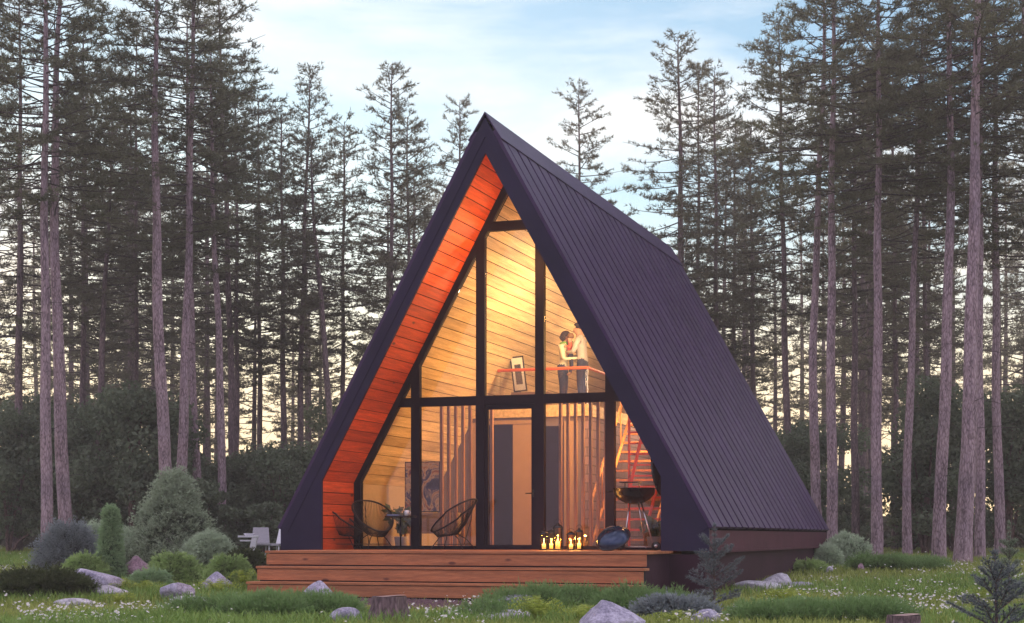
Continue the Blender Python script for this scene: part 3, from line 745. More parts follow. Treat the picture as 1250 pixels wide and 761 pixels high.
# side table with tray, book and cup
v = .8; u = UV(489, v)
t = HE('side_table', u, v, ZF, 0, 'small round black side table between the cord lounge chairs', 'table')
m = MB(); m.lathe([(0, .60), (.29, .60), (.30, .61), (.30, .635), (.28, .635), (.275, .62), (0, .62)], 32); m.build('table_top', M['black'], t)
m = MB(); m.tube([(0, 0, .03), (0, 0, .60)], .016, 10); m.build('stem', M['black'], t)
m = MB(); m.lathe([(0, .001), (.19, .001), (.19, .014), (.03, .03), (0, .03)], 28); m.build('base', M['black'], t)
m = MB(); m.prism([(-.13, .0), (.09, .0), (.09, .022), (-.13, .022)], -.09, .07)
bk = m.build('book', [M['book']], None); bk.location = HW(u - .12, v, ZF + .636); bk.rotation_euler[2] = -TH + .15; tag(bk, 'closed blue grey book lying on the small round table', 'book')
m = MB(); m.box(-.125, .085, -.085, .066, .003, .019)
m.build('pages', M['paper'], bk) if False else None
m = MB(); m.lathe([(0, .001), (.034, .001), (.042, .05), (.044, .10), (.040, .10), (.037, .05), (.03, .008), (0, .008)], 20)
cp = m.build('cup', M['ceramic']); cp.location = HW(u + .13, v - .02, ZF + .636); tag(cp, 'pale mug standing on the right of the small round table', 'cup')
m = MB(); m.tube([(.04, 0, .085), (.072, 0, .075), (.072, 0, .035), (.038, 0, .025)], .006, 6); m.build('handle', M['ceramic'], cp); cp.rotation_euler[2] = -TH

def lantern(px, v, h, w, label):
    u = UV(px, v)
    e = HE('lantern', u, v, ZF, .2, label, 'lantern', 'candle lanterns on the deck')
    m = MB(); m.lathe([(0, .001), (w, .001), (w, .018), (w * .9, .024), (0, .024)], 20); m.build('base', M['black'], e)
    m = MB()
    for q in range(4):
        a = q * math.pi / 2 + .6; m.tube([(w * .94 * math.cos(a), w * .94 * math.sin(a), .02), (w * .94 * math.cos(a), w * .94 * math.sin(a), h * .78)], .0045, 5)
    m.lathe([(w, h * .77), (w * 1.03, h * .785), (w * .55, h * .88), (w * .3, h * .9), (w * .28, h * .93), (0, h * .94)], 20)
    m.tube([(-w * .8, 0, h * .80), (-w * .6, 0, h * 1.02), (0, 0, h * 1.1), (w * .6, 0, h * 1.02), (w * .8, 0, h * .80)], .004, 5)
    m.build('frame', M['black'], e)
    m = MB(); m.lathe([(w * .88, .025), (w * .88, h * .765)], 24); m.build('glass_cylinder', M['amber'], e)
    m = MB(); m.lathe([(0, .025), (w * .42, .025), (w * .42, h * .30), (w * .3, h * .29), (0, h * .285)], 18); c = m.build('candle', M['wax'], e)
    m = MB(); m.lathe([(0, h * .30), (.010, h * .33), (.013, h * .355), (.006, h * .41), (0, h * .45)], 10); m.build('flame', M['flame'], c)
    l = bpy.data.lights.new('candle_light', 'POINT'); l.energy = 3.2; l.color = (1, .52, .16); l.shadow_soft_size = .02
    lo = bpy.data.objects.new('candle_light', l); C.objects.link(lo); lo.parent = e; lo.location = (0, 0, h * .5)
lantern(664, .55, .38, .085, 'black framed candle lantern farthest left in the lit group')
lantern(681, .62, .52, .095, 'tallest black candle lantern in the middle of the lit group')
lantern(673, .92, .40, .08, 'candle lantern half hidden behind the two left lanterns')
lantern(697, .50, .36, .085, 'low candle lantern right of the tallest lantern')
lantern(707, .70, .42, .075, 'slim candle lantern at the right end of the lit group')

# kettle grill
v = .62; u = UV(774, v)
g = HE('kettle_grill', u, v, ZF, 0, 'black kettle grill on pale steel legs with its lid opened upright', 'grill')
zb = .80
m = MB(); m.lathe([(0, zb - .02), (.14, zb - .005), (.26, zb + .06), (.335, zb + .15), (.35, zb + .235), (.365, zb + .24), (.365, zb + .25), (.34, zb + .25), (.325, zb + .15), (.25, zb + .07), (0, zb + .01)], 36)
bw = m.build('bowl', M['black'], g)
m = MB(); m.lathe([(0, zb + .212), (.335, zb + .212), (.335, zb + .222), (0, zb + .222)], 30)
m.build('grate', M['steel'], bw)
m = MB(); m.tube([(-.36, -.08, zb + .2), (-.45, -.08, zb + .2), (-.45, .08, zb + .2), (-.36, .08, zb + .2)], .013, 8); m.build('side_handle', M['black'], bw)
m = MB(); m.box(-.22, .10, -.12, .12, zb + .34, zb + .355); m.tube([(-.18, .10, zb + .23), (-.18, .10, zb + .345)], .008, 6); m.tube([(.06, .10, zb + .23), (.06, .10, zb + .345)], .008, 6); m.build('warming_rack', M['black'], bw)
lm = Matrix.Translation((.40, .02, zb + .47)) @ Matrix.Rotation(R(80), 4, 'Y')
m = MB(); m.lathe([(0, .17), (.12, .155), (.24, .10), (.33, .02), (.35, -.02), (.335, -.02), (.31, .015), (.22, .085), (0, .15)], 32, M=lm)
ld = m.build('lid', M['black'], g)
m = MB(); q = [lm @ Vector(p) for p in ((-.09, 0, .155), (-.08, 0, .22), (.08, 0, .22), (.09, 0, .155))]; m.tube(q, .012, 8); m.build('lid_handle', M['knob'], ld)
feet = [(-.17, -.08, 0), (.36, -.10, 0), (.12, .32, 0)]
for k, (x, y, z) in enumerate(feet):
    m = MB(); m.tube([(x * .35, y * .35, zb + .02), (x * (1 if k != 0 else .95), y, .04)], .012, 8); m.build('leg', M['steel'], g)
m = MB(); m.tube([(-.16, -.08, .06), (.35, -.10, .06)], .008, 6); m.tube([(-.16, -.08, .06), (.12, .31, .06)], .008, 6); m.tube([(.35, -.1, .06), (.12, .31, .06)], .008, 6); m.build('brace', M['steel'], g)
for (x, y) in ((-.20, -.12), (.40, -.12)):
    wm = Matrix.Translation((x, y, .075)) @ Matrix.Rotation(R(90), 4, 'X')
    m = MB(); m.lathe([(.02, -.02), (.06, -.02), (.074, -.014), (.074, .014), (.06, .02), (.02, .02)], 22, M=wm); w_ = m.build('wheel', M['black'], g)
    m = MB(); m.lathe([(0, -.024), (.028, -.024), (.028, .024), (0, .024)], 14, M=wm); m.build('hub', M['steel'], w_)
g.scale = (1.08, 1.08, 1.05)
# oval lid lying tilted against the grill
v = -.25; u = UV(748, v)
M['bluemetal'] = plain('glossy blue black enamel', (.035, .05, .09), .18, .6, var=.1)
pd = HE('oval_lid', u, v, ZF, .1, 'glossy blue black oval lid lying tilted on the deck before the grill', 'lid')
pm = Matrix.Translation((0, 0, .225)) @ Matrix.Rotation(R(-16), 4, 'Y') @ Matrix.Rotation(R(38), 4, 'X')
m = MB(); m.lathe([(0, .15), (.10, .145), (.20, .11), (.27, .05), (.30, -.01), (.305, -.03), (.29, -.05), (.22, -.10), (.1, -.13), (0, -.135)], 36, M=pm); b_ = m.build('shell', M['bluemetal'], pd)
m = MB(); m.lathe([(.303, -.035), (.314, -.03), (.314, -.012), (.300, -.008)], 36, M=pm); m.build('rim', M['black'], b_)
q = [pm @ Vector(p) for p in ((-.07, 0, .145), (-.06, 0, .195), (.06, 0, .195), (.07, 0, .145))]; m = MB(); m.tube(q, .012, 8); m.build('lid_handle', M['knob'], b_)

# painting on a low cabinet behind the left bays
cb = HE('sideboard', -2.3, 3.15, ZF + .005, 0, 'low pale wooden sideboard under the abstract painting, behind the left glass', 'sideboard')
m = MB(); m.box(-.58, .57, -.2, .2, .30, .72); m.build('carcass', M['cabinet'], cb, bevel=.004)
for k in (-1, 1):
    m = MB(); m.box(-.55 if k < 0 else .01, -.01 if k < 0 else .54, -.215, -.201, .33, .69); m.build('drawer_front', M['cabinet'], cb, bevel=.003)
for x in (-.5, .5):
    for y in (-.15, .15): m = MB(); m.box(x - .02, x + .02, y - .02, y + .02, 0, .30); m.build('leg', M['slat'], cb)
def artmat():
    m, nt, b = mat('abstract canvas'); v_ = coords(nt, (1.6, 1, 1)); a = noise(nt, v_, 2.3, 5, .6, 1.5)
    c = ramp(nt, a, [(.3, (.02, .02, .07)), (.42, (.06, .07, .18)), (.44, (.10, .10, .2)), (.50, (.80, .66, .36)), (.57, (.5, .2, .07)), (.62, (.12, .07, .12)), (.75, (.05, .03, .06))])
    nt.links.new(c, b.inputs['Base Color']); b.inputs['Roughness'].default_value = .6; return m
pt = HE('painting', -2.47, 3.10, ZF + .735, 0, 'large abstract painting in blue, orange and cream standing on the low sideboard', 'painting')
m = MB(); m.box(-.38, .38, 0, .04, 0, 1.02); m.build('frame', M['black'], pt, bevel=.003)
m = MB(); m.box(-.36, .36, -.006, -.001, .02, 1.0); m.build('canvas', artmat(), pt)
def houseplant(u, v, z, h, w, label, seed, flowers=False):
    rng = np.random.default_rng(seed)
    e = HE('potted_plant', u, v, z, 0, label, 'potted plant')
    m = MB(); m.lathe([(0, 0), (.10, 0), (.13, .22), (.135, .24), (.12, .24), (.11, .2), (0, .2)], 20); m.build('pot', M['pot'], e)
    m = MB(); Vs = []
    for q in range(16):
        a = rng.uniform(0, 6.28); L_ = rng.uniform(.5, 1) * w; hh = rng.uniform(.45, 1) * h
        P = [(0, 0, .2), (L_ * .3 * math.cos(a), L_ * .3 * math.sin(a), .2 + hh * .6), (L_ * math.cos(a), L_ * math.sin(a), .2 + hh * .82)]
        m.tube(P, .006, 4)
        for r_ in range(9):
            f = .35 + .65 * r_ / 8; p0, p1, p2 = map(Vector, P)
            pp = p0.lerp(p1, f * 1.2) if f < .55 else p1.lerp(p2, (f - .55) / .45)
            Vs.append(leaves(rng, np.array([pp]) + rng.normal(0, .03, (1, 3)), np.array([[0, -.3, .6]]), .16))
    m.build('stem', M['leafgreen'], e)
    V = np.concatenate(Vs); nq = len(V) // 4; link('foliage', np_mesh('foliage', V, np.arange(nq * 4).reshape(-1, 4), M['leafgreen']), e)
houseplant(-2.5, 2.05, ZF + .005, .78, .34, 'leafy green plant in white pot behind the glass near the round table', 4)
houseplant(UV(798, 1.9), 1.9, ZF + .005, .42, .22, 'small bushy plant in white pot behind the glass by the grill', 5)
# loft: low cabinet, leaning picture, candlestick
lc = HE('low_cabinet', -1.22, 6.35, 3.951, 0, 'low beige cabinet on the loft under the leaning picture', 'cabinet')
m = MB(); m.box(-.42, .42, -.16, .16, .03, .33); m.build('carcass', M['beige'], lc, bevel=.004); m = MB(); m.box(-.40, .40, -.13, .13, 0, .03); m.build('plinth', M['cabinet'], lc)
pf = HE('picture', -1.50, 6.26, 4.285, .35, 'tall framed print leaning on the low cabinet in the loft', 'picture')
m = MB(); m.box(-.15, .15, 0, .025, 0, .78); f_ = m.build('frame', M['black'], pf, bevel=.002)
m = MB(); m.box(-.118, .118, -.005, -.001, .032, .748); m.build('mat', M['paper'], pf)
m = MB(); m.box(-.07, .07, -.010, -.006, .16, .60); m.build('print', plain('dark print', (.08, .06, .06), .5, var=.6, scale=12), pf)
pf.rotation_euler[0] = R(-4); pf.rotation_euler[1] = R(-7); pf.location = HW(-1.44, 6.26, 4.30)
m = MB(); m.lathe([(0, 0), (.05, .0), (.05, .012), (.014, .03), (.011, .2), (.02, .22), (.045, .27), (.05, .32), (.04, .33), (0, .31)], 16)
cs = m.build('candlestick', M['black']); cs.location = HW(-1.0, 6.28, 4.284); tag(cs, 'slim dark candlestick standing on the loft cabinet right of the picture', 'candlestick')

# lamps of the lit interior: unseen area lights added behind the gable frame
def lamp(name, u, v, z, sx, sy, power, col, aim):
    l = bpy.data.lights.new(name, 'AREA'); l.shape = 'RECTANGLE'; l.size = sx; l.size_y = sy; l.energy = power; l.color = col
    o = bpy.data.objects.new(name, l); C.objects.link(o); o.parent = cabin; o.location = (u, v, z)
    d = Vector(aim) - Vector((u, v, z)); o.rotation_euler = d.to_track_quat('-Z', 'Y').to_euler(); return o
lamp('ceiling_lamp', .85, 4.8, 6.1, .5, 3.0, 118, (1, .70, .34), (-1.3, 5.0, 5.6))
lamp('ceiling_lamp', 1.6, 3.4, 4.7, .3, 1.8, 92, (1, .54, .16), (-2.4, 3.6, 3.0))
lamp('ceiling_lamp', 1.2, 9.5, 5.3, .4, 3, 90, (1, .68, .34), (-1.5, 9, 4.5))
lamp('stair_lamp', 2.1, 4.6, 3.4, .4, .8, 70, (1, .48, .14), (1.0, 4.9, 1.4))
lamp('soffit_fill_light', .86, .7, 6.25, .12, .5, 42, (1, .5, .12), (-1.0, .7, 5.7))  # unseen area lights added under the right overhang to brighten the soffit
lamp('soffit_fill_light', 2.9, .7, 2.6, .1, .9, 60, (1, .42, .12), (-3.0, .7, 2.6))
# ------------------------------------------------------------------ people on the loft
M['skin'] = plain('skin', (.52, .30, .21), .6, var=.05)
M['hair_d'] = plain('dark brown hair', (.035, .018, .012), .6)
M['sweater'] = plain('cream sweater', (.72, .68, .55), .85, var=.06, scale=20)
M['jeans'] = plain('dark blue jeans', (.035, .04, .085), .8, var=.15, scale=20)
M['shirt'] = plain('pale grey shirt', (.52, .48, .48), .8, var=.1, scale=14)
M['coral'] = plain('coral top', (.80, .16, .10), .8)
M['scarf'] = plain('green scarf', (.22, .45, .10), .85, var=.3, scale=30)
M['shoe'] = plain('dark shoes', (.03, .025, .025), .6)
def skin_body(name, joints, bones, mats, regions, parent):
    """joints {name:(x,y,z,r)}; regions {bone index: material index}"""
    names = list(joints); idx = {n: k for k, n in enumerate(names)}
    me = bpy.data.meshes.new(name); me.from_pydata([joints[n][:3] for n in names], [(idx[a], idx[b]) for a, b, *_ in bones], [])
    o = link(name, me, parent); bpy.context.view_layer.update()
    sk = o.modifiers.new('skin', 'SKIN'); sk.use_smooth_shade = True
    for n, k in idx.items():
        r = joints[n][3]; r = r if hasattr(r, '__len__') else (r, r)
        me.skin_vertices[0].data[k].radius = r
        me.skin_vertices[0].data[k].use_root = (k == 0)
    sb = o.modifiers.new('sub', 'SUBSURF'); sb.levels = sb.render_levels = 2
    dg = bpy.context.evaluated_depsgraph_get(); nm = bpy.data.meshes.new_from_object(o.evaluated_get(dg))
    o.modifiers.clear(); nm.name = name; o.data = nm
    nm.materials.clear()
    for q in mats: nm.materials.append(q)
    A = np.array([joints[a][:3] for a, b, *_ in bones]); B = np.array([joints[b][:3] for a, b, *_ in bones]); rm = [b[2] for b in bones]
    mi = []
    for p in nm.polygons:
        c = np.array(p.center); d = B - A; t = np.clip(((c - A) * d).sum(1) / ((d * d).sum(1) + 1e-9), 0, 1)
        k = int(np.argmin(np.linalg.norm(c - (A + d * t[:, None]), axis=1))); mi.append(rm[k])
    nm.polygons.foreach_set('material_index', mi); nm.polygons.foreach_set('use_smooth', [True] * len(mi)); nm.update()
    return o
def person(label, loc, turn, H, top, low, armpose, hair, lean=0.0, sleeve=1):
    """stands at loc facing +x; armpose: list of two (elbow, wrist) positions in units of H"""
    e = empty('person', loc, turn, label, 'person'); e.scale = (1.12, 1.12, 1.0)
    s = H
    J = {'pelvis': (0, 0, .52 * s, (.085 * s * .75, .085 * s)), 'waist': (.0, 0, .60 * s, (.055 * s, .072 * s)), 'chest': (.01 * s + lean * .5, 0, .72 * s, (.062 * s, .088 * s)),
         'neckb': (.005 * s + lean, 0, .815 * s, (.04 * s, .05 * s)), 'neck': (.012 * s + lean * 1.2, 0, .855 * s, .030 * s), 'headb': (.025 * s + lean * 1.4, 0, .895 * s, (.050 * s, .042 * s)), 'head': (.018 * s + lean * 1.6, 0, .945 * s, (.056 * s, .046 * s)),
         'nose': (.078 * s + lean * 1.5, 0, .912 * s, .009 * s), 'chin': (.058 * s + lean * 1.3, 0, .875 * s, .018 * s)}
    Bn = [('pelvis', 'waist', 1), ('waist', 'chest', 1), ('chest', 'neckb', 1), ('neckb', 'neck', 0), ('neck', 'headb', 0), ('headb', 'head', 0), ('headb', 'nose', 0), ('headb', 'chin', 0)]
    for k, sg in ((0, 1), (1, -1)):
        q = 'LR'[k]
        J['hip' + q] = (0, sg * .052 * s, .485 * s, .055 * s); J['knee' + q] = (.012 * s, sg * .055 * s, .28 * s, .036 * s); J['ank' + q] = (-.005 * s, sg * .055 * s, .045 * s, .024 * s); J['toe' + q] = (.085 * s, sg * .062 * s, .018 * s, .018 * s)
        Bn += [('pelvis', 'hip' + q, 2), ('hip' + q, 'knee' + q, 2), ('knee' + q, 'ank' + q, 2), ('ank' + q, 'toe' + q, 3)]
        J['sh' + q] = (.005 * s + lean * .8, sg * .105 * s, .79 * s, .037 * s)
        el, wr = armpose[k]
        J['el' + q] = (el[0] * s, el[1] * s, el[2] * s, .027 * s); J['wr' + q] = (wr[0] * s, wr[1] * s, wr[2] * s, .018 * s)
        Bn += [('neckb', 'sh' + q, 1), ('sh' + q, 'el' + q, 1), ('el' + q, 'wr' + q, sleeve)]
    b = skin_body('body', J, Bn, [M['skin'], top, low, M['shoe']], None, e)
    # hands: palm and five bent fingers added to the body's mesh
    hm = MB()
    for k in (0, 1):
        q = 'LR'[k]; el = Vector(J['el' + q][:3]); wr = Vector(J['wr' + q][:3]); d = (wr - el).normalized()
        sd = d.cross(Vector((0, 0, 1))); sd = sd.normalized() if sd.length > .1 else Vector((0, 1, 0)); up = sd.cross(d); 
        hm.tube([wr, wr + d * .03 * s, wr + d * .055 * s], [.017 * s, .021 * s, .018 * s], 8)
        for f in range(4):
            o0 = wr + d * .052 * s + up * (.013 - .0087 * f) * s; ln = (.036, .042, .040, .030)[f] * s
            hm.tube([o0, o0 + d * ln * .5, o0 + d * ln * .8 + sd * ln * .3 * (1 if k else -1), o0 + d * ln * .85 + sd * ln * .6 * (1 if k else -1)], [.0052 * s, .005 * s, .0045 * s, .0035 * s], 6)
        o0 = wr + d * .02 * s + up * .014 * s; hm.tube([o0, o0 + d * .018 * s + up * .016 * s, o0 + d * .04 * s + up * .018 * s], [.007 * s, .006 * s, .004 * s], 6)
    bm = bmesh.new(); bm.from_mesh(b.data)
    vs = [bm.verts.new(p) for p in hm.v]
    for f in hm.f:
        fc = bm.faces.new([vs[i] for i in f]); fc.material_index = 0; fc.smooth = True
    bm.to_mesh(b.data); bm.free()
    # hair
    hc = Vector((.008 * s + lean * 1.6, 0, .95 * s)); m = MB(); prof = []
    for i in range(12):
        for j in range(16):
            th = math.pi * i / 11; ph = 2 * math.pi * j / 16
            x, y, z = math.sin(th) * math.cos(ph), math.sin(th) * math.sin(ph), math.cos(th)
            cut = 1.0
            if x > .35 and z < .35: cut = .62
            if z < -.2 and hair == 'short': cut = .70
            rx, ry, rz = (.066 * s, .056 * s, .060 * s) if hair == 'short' else (.068 * s, .060 * s, .075 * s)
            prof.append((hc.x + x * rx * cut - (0 if hair == 'short' else .012 * s * (z < .1)), y * ry * cut, hc.z + z * rz * cut - (.0 if hair == 'short' else .012 * s)))
    m.add(prof, [(i * 16 + j, i * 16 + (j + 1) % 16, (i + 1) * 16 + (j + 1) % 16, (i + 1) * 16 + j) for i in range(11) for j in range(16)], True); m.build('hair', M['hair_d'], e)
    m = MB()
    for sg in (1, -1): m.lathe([(0, -.006), (.0075, 0), (0, .006)], 8, c=(.068 * s + lean * 1.5, sg * .018 * s, .928 * s))
    m.build('eyes', M['black'], e)
    m = MB(); m.box(.068 * s + lean * 1.35, .074 * s + lean * 1.35, -.013 * s, .013 * s, .892 * s, .897 * s); m.build('mouth', plain('lips', (.5, .15, .13), .5), e)
    return e
LZ = 3.951
vp = 6.6
uw, um = UV(687, vp), UV(711, vp)
wmn = person('woman in cream sweater and green scarf on the loft, leaning to the child', HW(uw, vp, LZ), -TH, 1.66, M['sweater'], M['jeans'],
       [((.05, .14, .63), (.19, .07, .66)), ((.05, -.14, .62), (.20, -.06, .64))], 'long', .03)
m = MB(); 
for q in range(3):
    m.tube([(.02 + .075 * math.cos(a) + .02, .075 * math.sin(a), 1.40 - .03 * q + .012 * math.sin(3 * a)) for a in np.linspace(0, 2 * math.pi, 18, endpoint=False)], .03, 8, closed=True)
m.tube([(.12, .03, 1.38), (.15, .03, 1.28), (.14, .035, 1.18)], [.03, .028, .02], 8); m.build('scarf', M['scarf'], wmn)
person('man in pale grey shirt on the loft holding the child against his chest', HW(um, vp, LZ), -TH + math.pi, 1.84, M['shirt'], M['jeans'],
       [((.06, .14, .64), (.17, .04, .655)), ((.07, -.15, .62), (.18, -.05, .60))], 'short', .03)
# child carried between them
uc = UV(699, vp)
ce = empty('person', HW(uc - .02, vp - .12, LZ + 1.02), -TH + .4, 'small child in coral top and dark trousers carried between the two adults', 'person')
J = {'pelvis': (0, 0, .10, (.07, .075)), 'chest': (0, 0, .28, (.07, .085)), 'neck': (.0, 0, .38, .035), 'headb': (.0, 0, .43, .06), 'head': (0, 0, .50, (.072, .068)), 'nose': (-.075, 0, .455, .012)}
Bn = [('pelvis', 'chest', 1), ('chest', 'neck', 1), ('neck', 'headb', 0), ('headb', 'head', 0), ('headb', 'nose', 0)]
for q, sg in (('L', 1), ('R', -1)):
    J['hip' + q] = (.02, sg * .05, .06, .045); J['knee' + q] = (.03, sg * .10, -.12, .036); J['ank' + q] = (.0, sg * .10, -.29, .026); J['toe' + q] = (-.07, sg * .10, -.31, .02)
    J['sh' + q] = (0, sg * .085, .33, .03); J['el' + q] = (-.03, sg * .14, .25, .024); J['wr' + q] = (-.09, sg * .11, .30, .017); J['ha' + q] = (-.13, sg * .10, .33, .014)
    Bn += [('pelvis', 'hip' + q, 2), ('hip' + q, 'knee' + q, 2), ('knee' + q, 'ank' + q, 2), ('ank' + q, 'toe' + q, 0), ('chest', 'sh' + q, 1), ('sh' + q, 'el' + q, 1), ('el' + q, 'wr' + q, 1), ('wr' + q, 'ha' + q, 0)]
skin_body('body', J, Bn, [M['skin'], M['coral'], M['jeans']], None, ce)
m = MB(); m.lathe([(0, .085), (.05, .07), (.076, .02), (.078, -.02), (.05, -.045), (0, -.05)], 18, c=(.012, 0, .515)); m.build('hair', plain('light brown hair', (.22, .12, .05), .6), ce)

# ------------------------------------------------------------------ white garden furniture on the left lawn
def garden():
    Yd = 42.0
    def P(px, py, y=Yd): return at(px, y), pz(py, y)
    x, _ = P(336, 660); z0 = gz(x, Yd)
    def seat(px, w, top, turn, label, white):
        x = at(px, Yd); z0 = gz(x, Yd); e = empty('garden_chair', (x, Yd, z0), turn, label, 'garden chair', 'garden chairs on the left lawn')
        h = pz(top, Yd) - z0; sh = .42
        m = MB(); m.prism([(-.27, 0), (.27, 0), (.24, .05), (-.24, .05)], 0, .04); m.v = []; m.f = []; m.mi = []; m.sm = []
        m.box(-w / 2, w / 2, -.26, .24, sh - .03, sh + .03); m.build('seat', M['greyfabric'], e, bevel=.01)
        m = MB(); b0 = len(m.v)
        ys, zs = (.20, .36), (sh + .03, h)
        m.add([(-w * .46, ys[0], zs[0]), (w * .46, ys[0], zs[0]), (w * .46, ys[0] + .03, zs[0]), (-w * .46, ys[0] + .03, zs[0]), (-w * .40, ys[1], zs[1]), (w * .40, ys[1], zs[1]), (w * .40, ys[1] + .03, zs[1]), (-w * .40, ys[1] + .03, zs[1])],
              [(0, 1, 2, 3), (4, 5, 6, 7), (0, 1, 5, 4), (1, 2, 6, 5), (2, 3, 7, 6), (3, 0, 4, 7)]); m.build('backrest', M['whiteplastic'] if white else M['greyfabric'], e, bevel=.01)
        for sx in (-1, 1):
            for sy in (-1, 1): m = MB(); m.tube([(sx * w * .44, sy * .22, sh - .03), (sx * w * .48, sy * .27, .0)], .014, 8); m.build('leg', M['whiteplastic'], e)
    seat(318, .50, 644, math.pi * .04, 'grey mesh garden chair beside the white table on the left lawn', False)
    seat(339, .46, 638, -.5, 'white backed garden chair partly behind the dark gable corner', True)
    x = at(303, Yd - .6); z0 = gz(x, Yd - .6); e = empty('garden_table', (x, Yd - .6, z0), .1, 'small white garden table with slanted leg on the left lawn', 'garden table')
    zt = pz(654, Yd) - z0
    m = MB(); m.box(-.25, .25, -.2, .2, zt - .05, zt); m.build('table_top', M['whiteplastic'], e, bevel=.008)
    m = MB(); m.box(-.20, .22, -.17, .17, zt - .15, zt - .11); m.build('shelf', M['whiteplastic'], e, bevel=.006)
    for sy in (-.17, .17):
        m = MB(); m.add([(-.02, sy - .02, 0), (.12, sy - .02, 0), (.24, sy - .02, zt - .05), (.10, sy - .02, zt - .05), (-.02, sy + .02, 0), (.12, sy + .02, 0), (.24, sy + .02, zt - .05), (.10, sy + .02, zt - .05)],
                        [(0, 1, 2, 3), (4, 5, 6, 7), (0, 1, 5, 4), (1, 2, 6, 5), (2, 3, 7, 6), (3, 0, 4, 7)]); m.build('leg', M['whiteplastic'], e)
    m = MB(); m.lathe([(0, 0), (.10, 0), (.14, .05), (.135, .055), (.1, .012), (0, .01)], 18); b = m.build('bowl', M['whiteplastic']); b.location = (x + .02, Yd - .6, z0 + zt + .001); tag(b, 'shallow white bowl on the small garden table', 'bowl')
garden()

# ------------------------------------------------------------------ boulders, stumps
def ground_y(px, py, lift=0):
    Yd = 30.0
    for _ in range(60): Yd = .5 * Yd + .5 * (EYE - gz(at(px, Yd), Yd) - lift) * F / max(4, py - HY)
    return Yd
def boulder(px, top, base, w, label, m, seed, shape='round', Yd=None, skew=0.0, peak=None):
    rng = np.random.default_rng(seed); Yd = Yd or ground_y(px, base)
    x = at(px, Yd); z0 = gz(x, Yd); W = w * (1.12 if w < 80 else .97) / F * Yd; Hh = (pz(top, Yd) - z0) * (1.1 if w < 80 else .97)
    bm = bmesh.new(); bmesh.ops.create_icosphere(bm, subdivisions=4, radius=1)
    planes = [Vector(rng.normal(0, 1, 3)).normalized() for _ in range(13)]; offs = rng.uniform(.62, .93, 13)
    o3 = [rng.normal(0, 1, 3) for _ in range(8)]; pk = rng.uniform(0, 6, 8)
    for v in bm.verts:
        p = v.co.copy()
        for n_, d in zip(planes, offs):
            t = p.dot(n_)
            if t > d: p -= n_ * (t - d) * .93
        a = sum(math.sin(p.dot(Vector(q)) * 2.2 + f) for q, f in zip(o3, pk)) * .016 + sum(math.sin(p.dot(Vector(q)) * 7 + f * 2) for q, f in zip(o3, pk)) * .006
        p *= 1 + a
        zz = p.z
        if shape == 'peak' and zz > 0:
            f = 1 - .62 * zz ** .9; p.x = p.x * f + skew * zz; p.y *= f
        elif skew: p.x += skew * max(0, zz)
        v.co = p
    zs = [v.co.z for v in bm.verts]; xs_ = [v.co.x for v in bm.verts]
    sx = W / (max(xs_) - min(xs_)); cx = (max(xs_) + min(xs_)) / 2
    bury = .22
    for v in bm.verts:
        z = (v.co.z - min(zs)) / (max(zs) - min(zs)); v.co = Vector(((v.co.x - cx) * sx, v.co.y * sx * .85, -bury * Hh - .02 + z * (Hh * (1 + bury) + .02)))
    me = bpy.data.meshes.new('boulder'); bm.to_mesh(me); bm.free(); me.materials.append(M[m])
    me.polygons.foreach_set('use_smooth', [True] * len(me.polygons))
    o = link('boulder', me, None, (x, Yd, z0)); tag(o, label, 'boulder', 'garden boulders'); return o
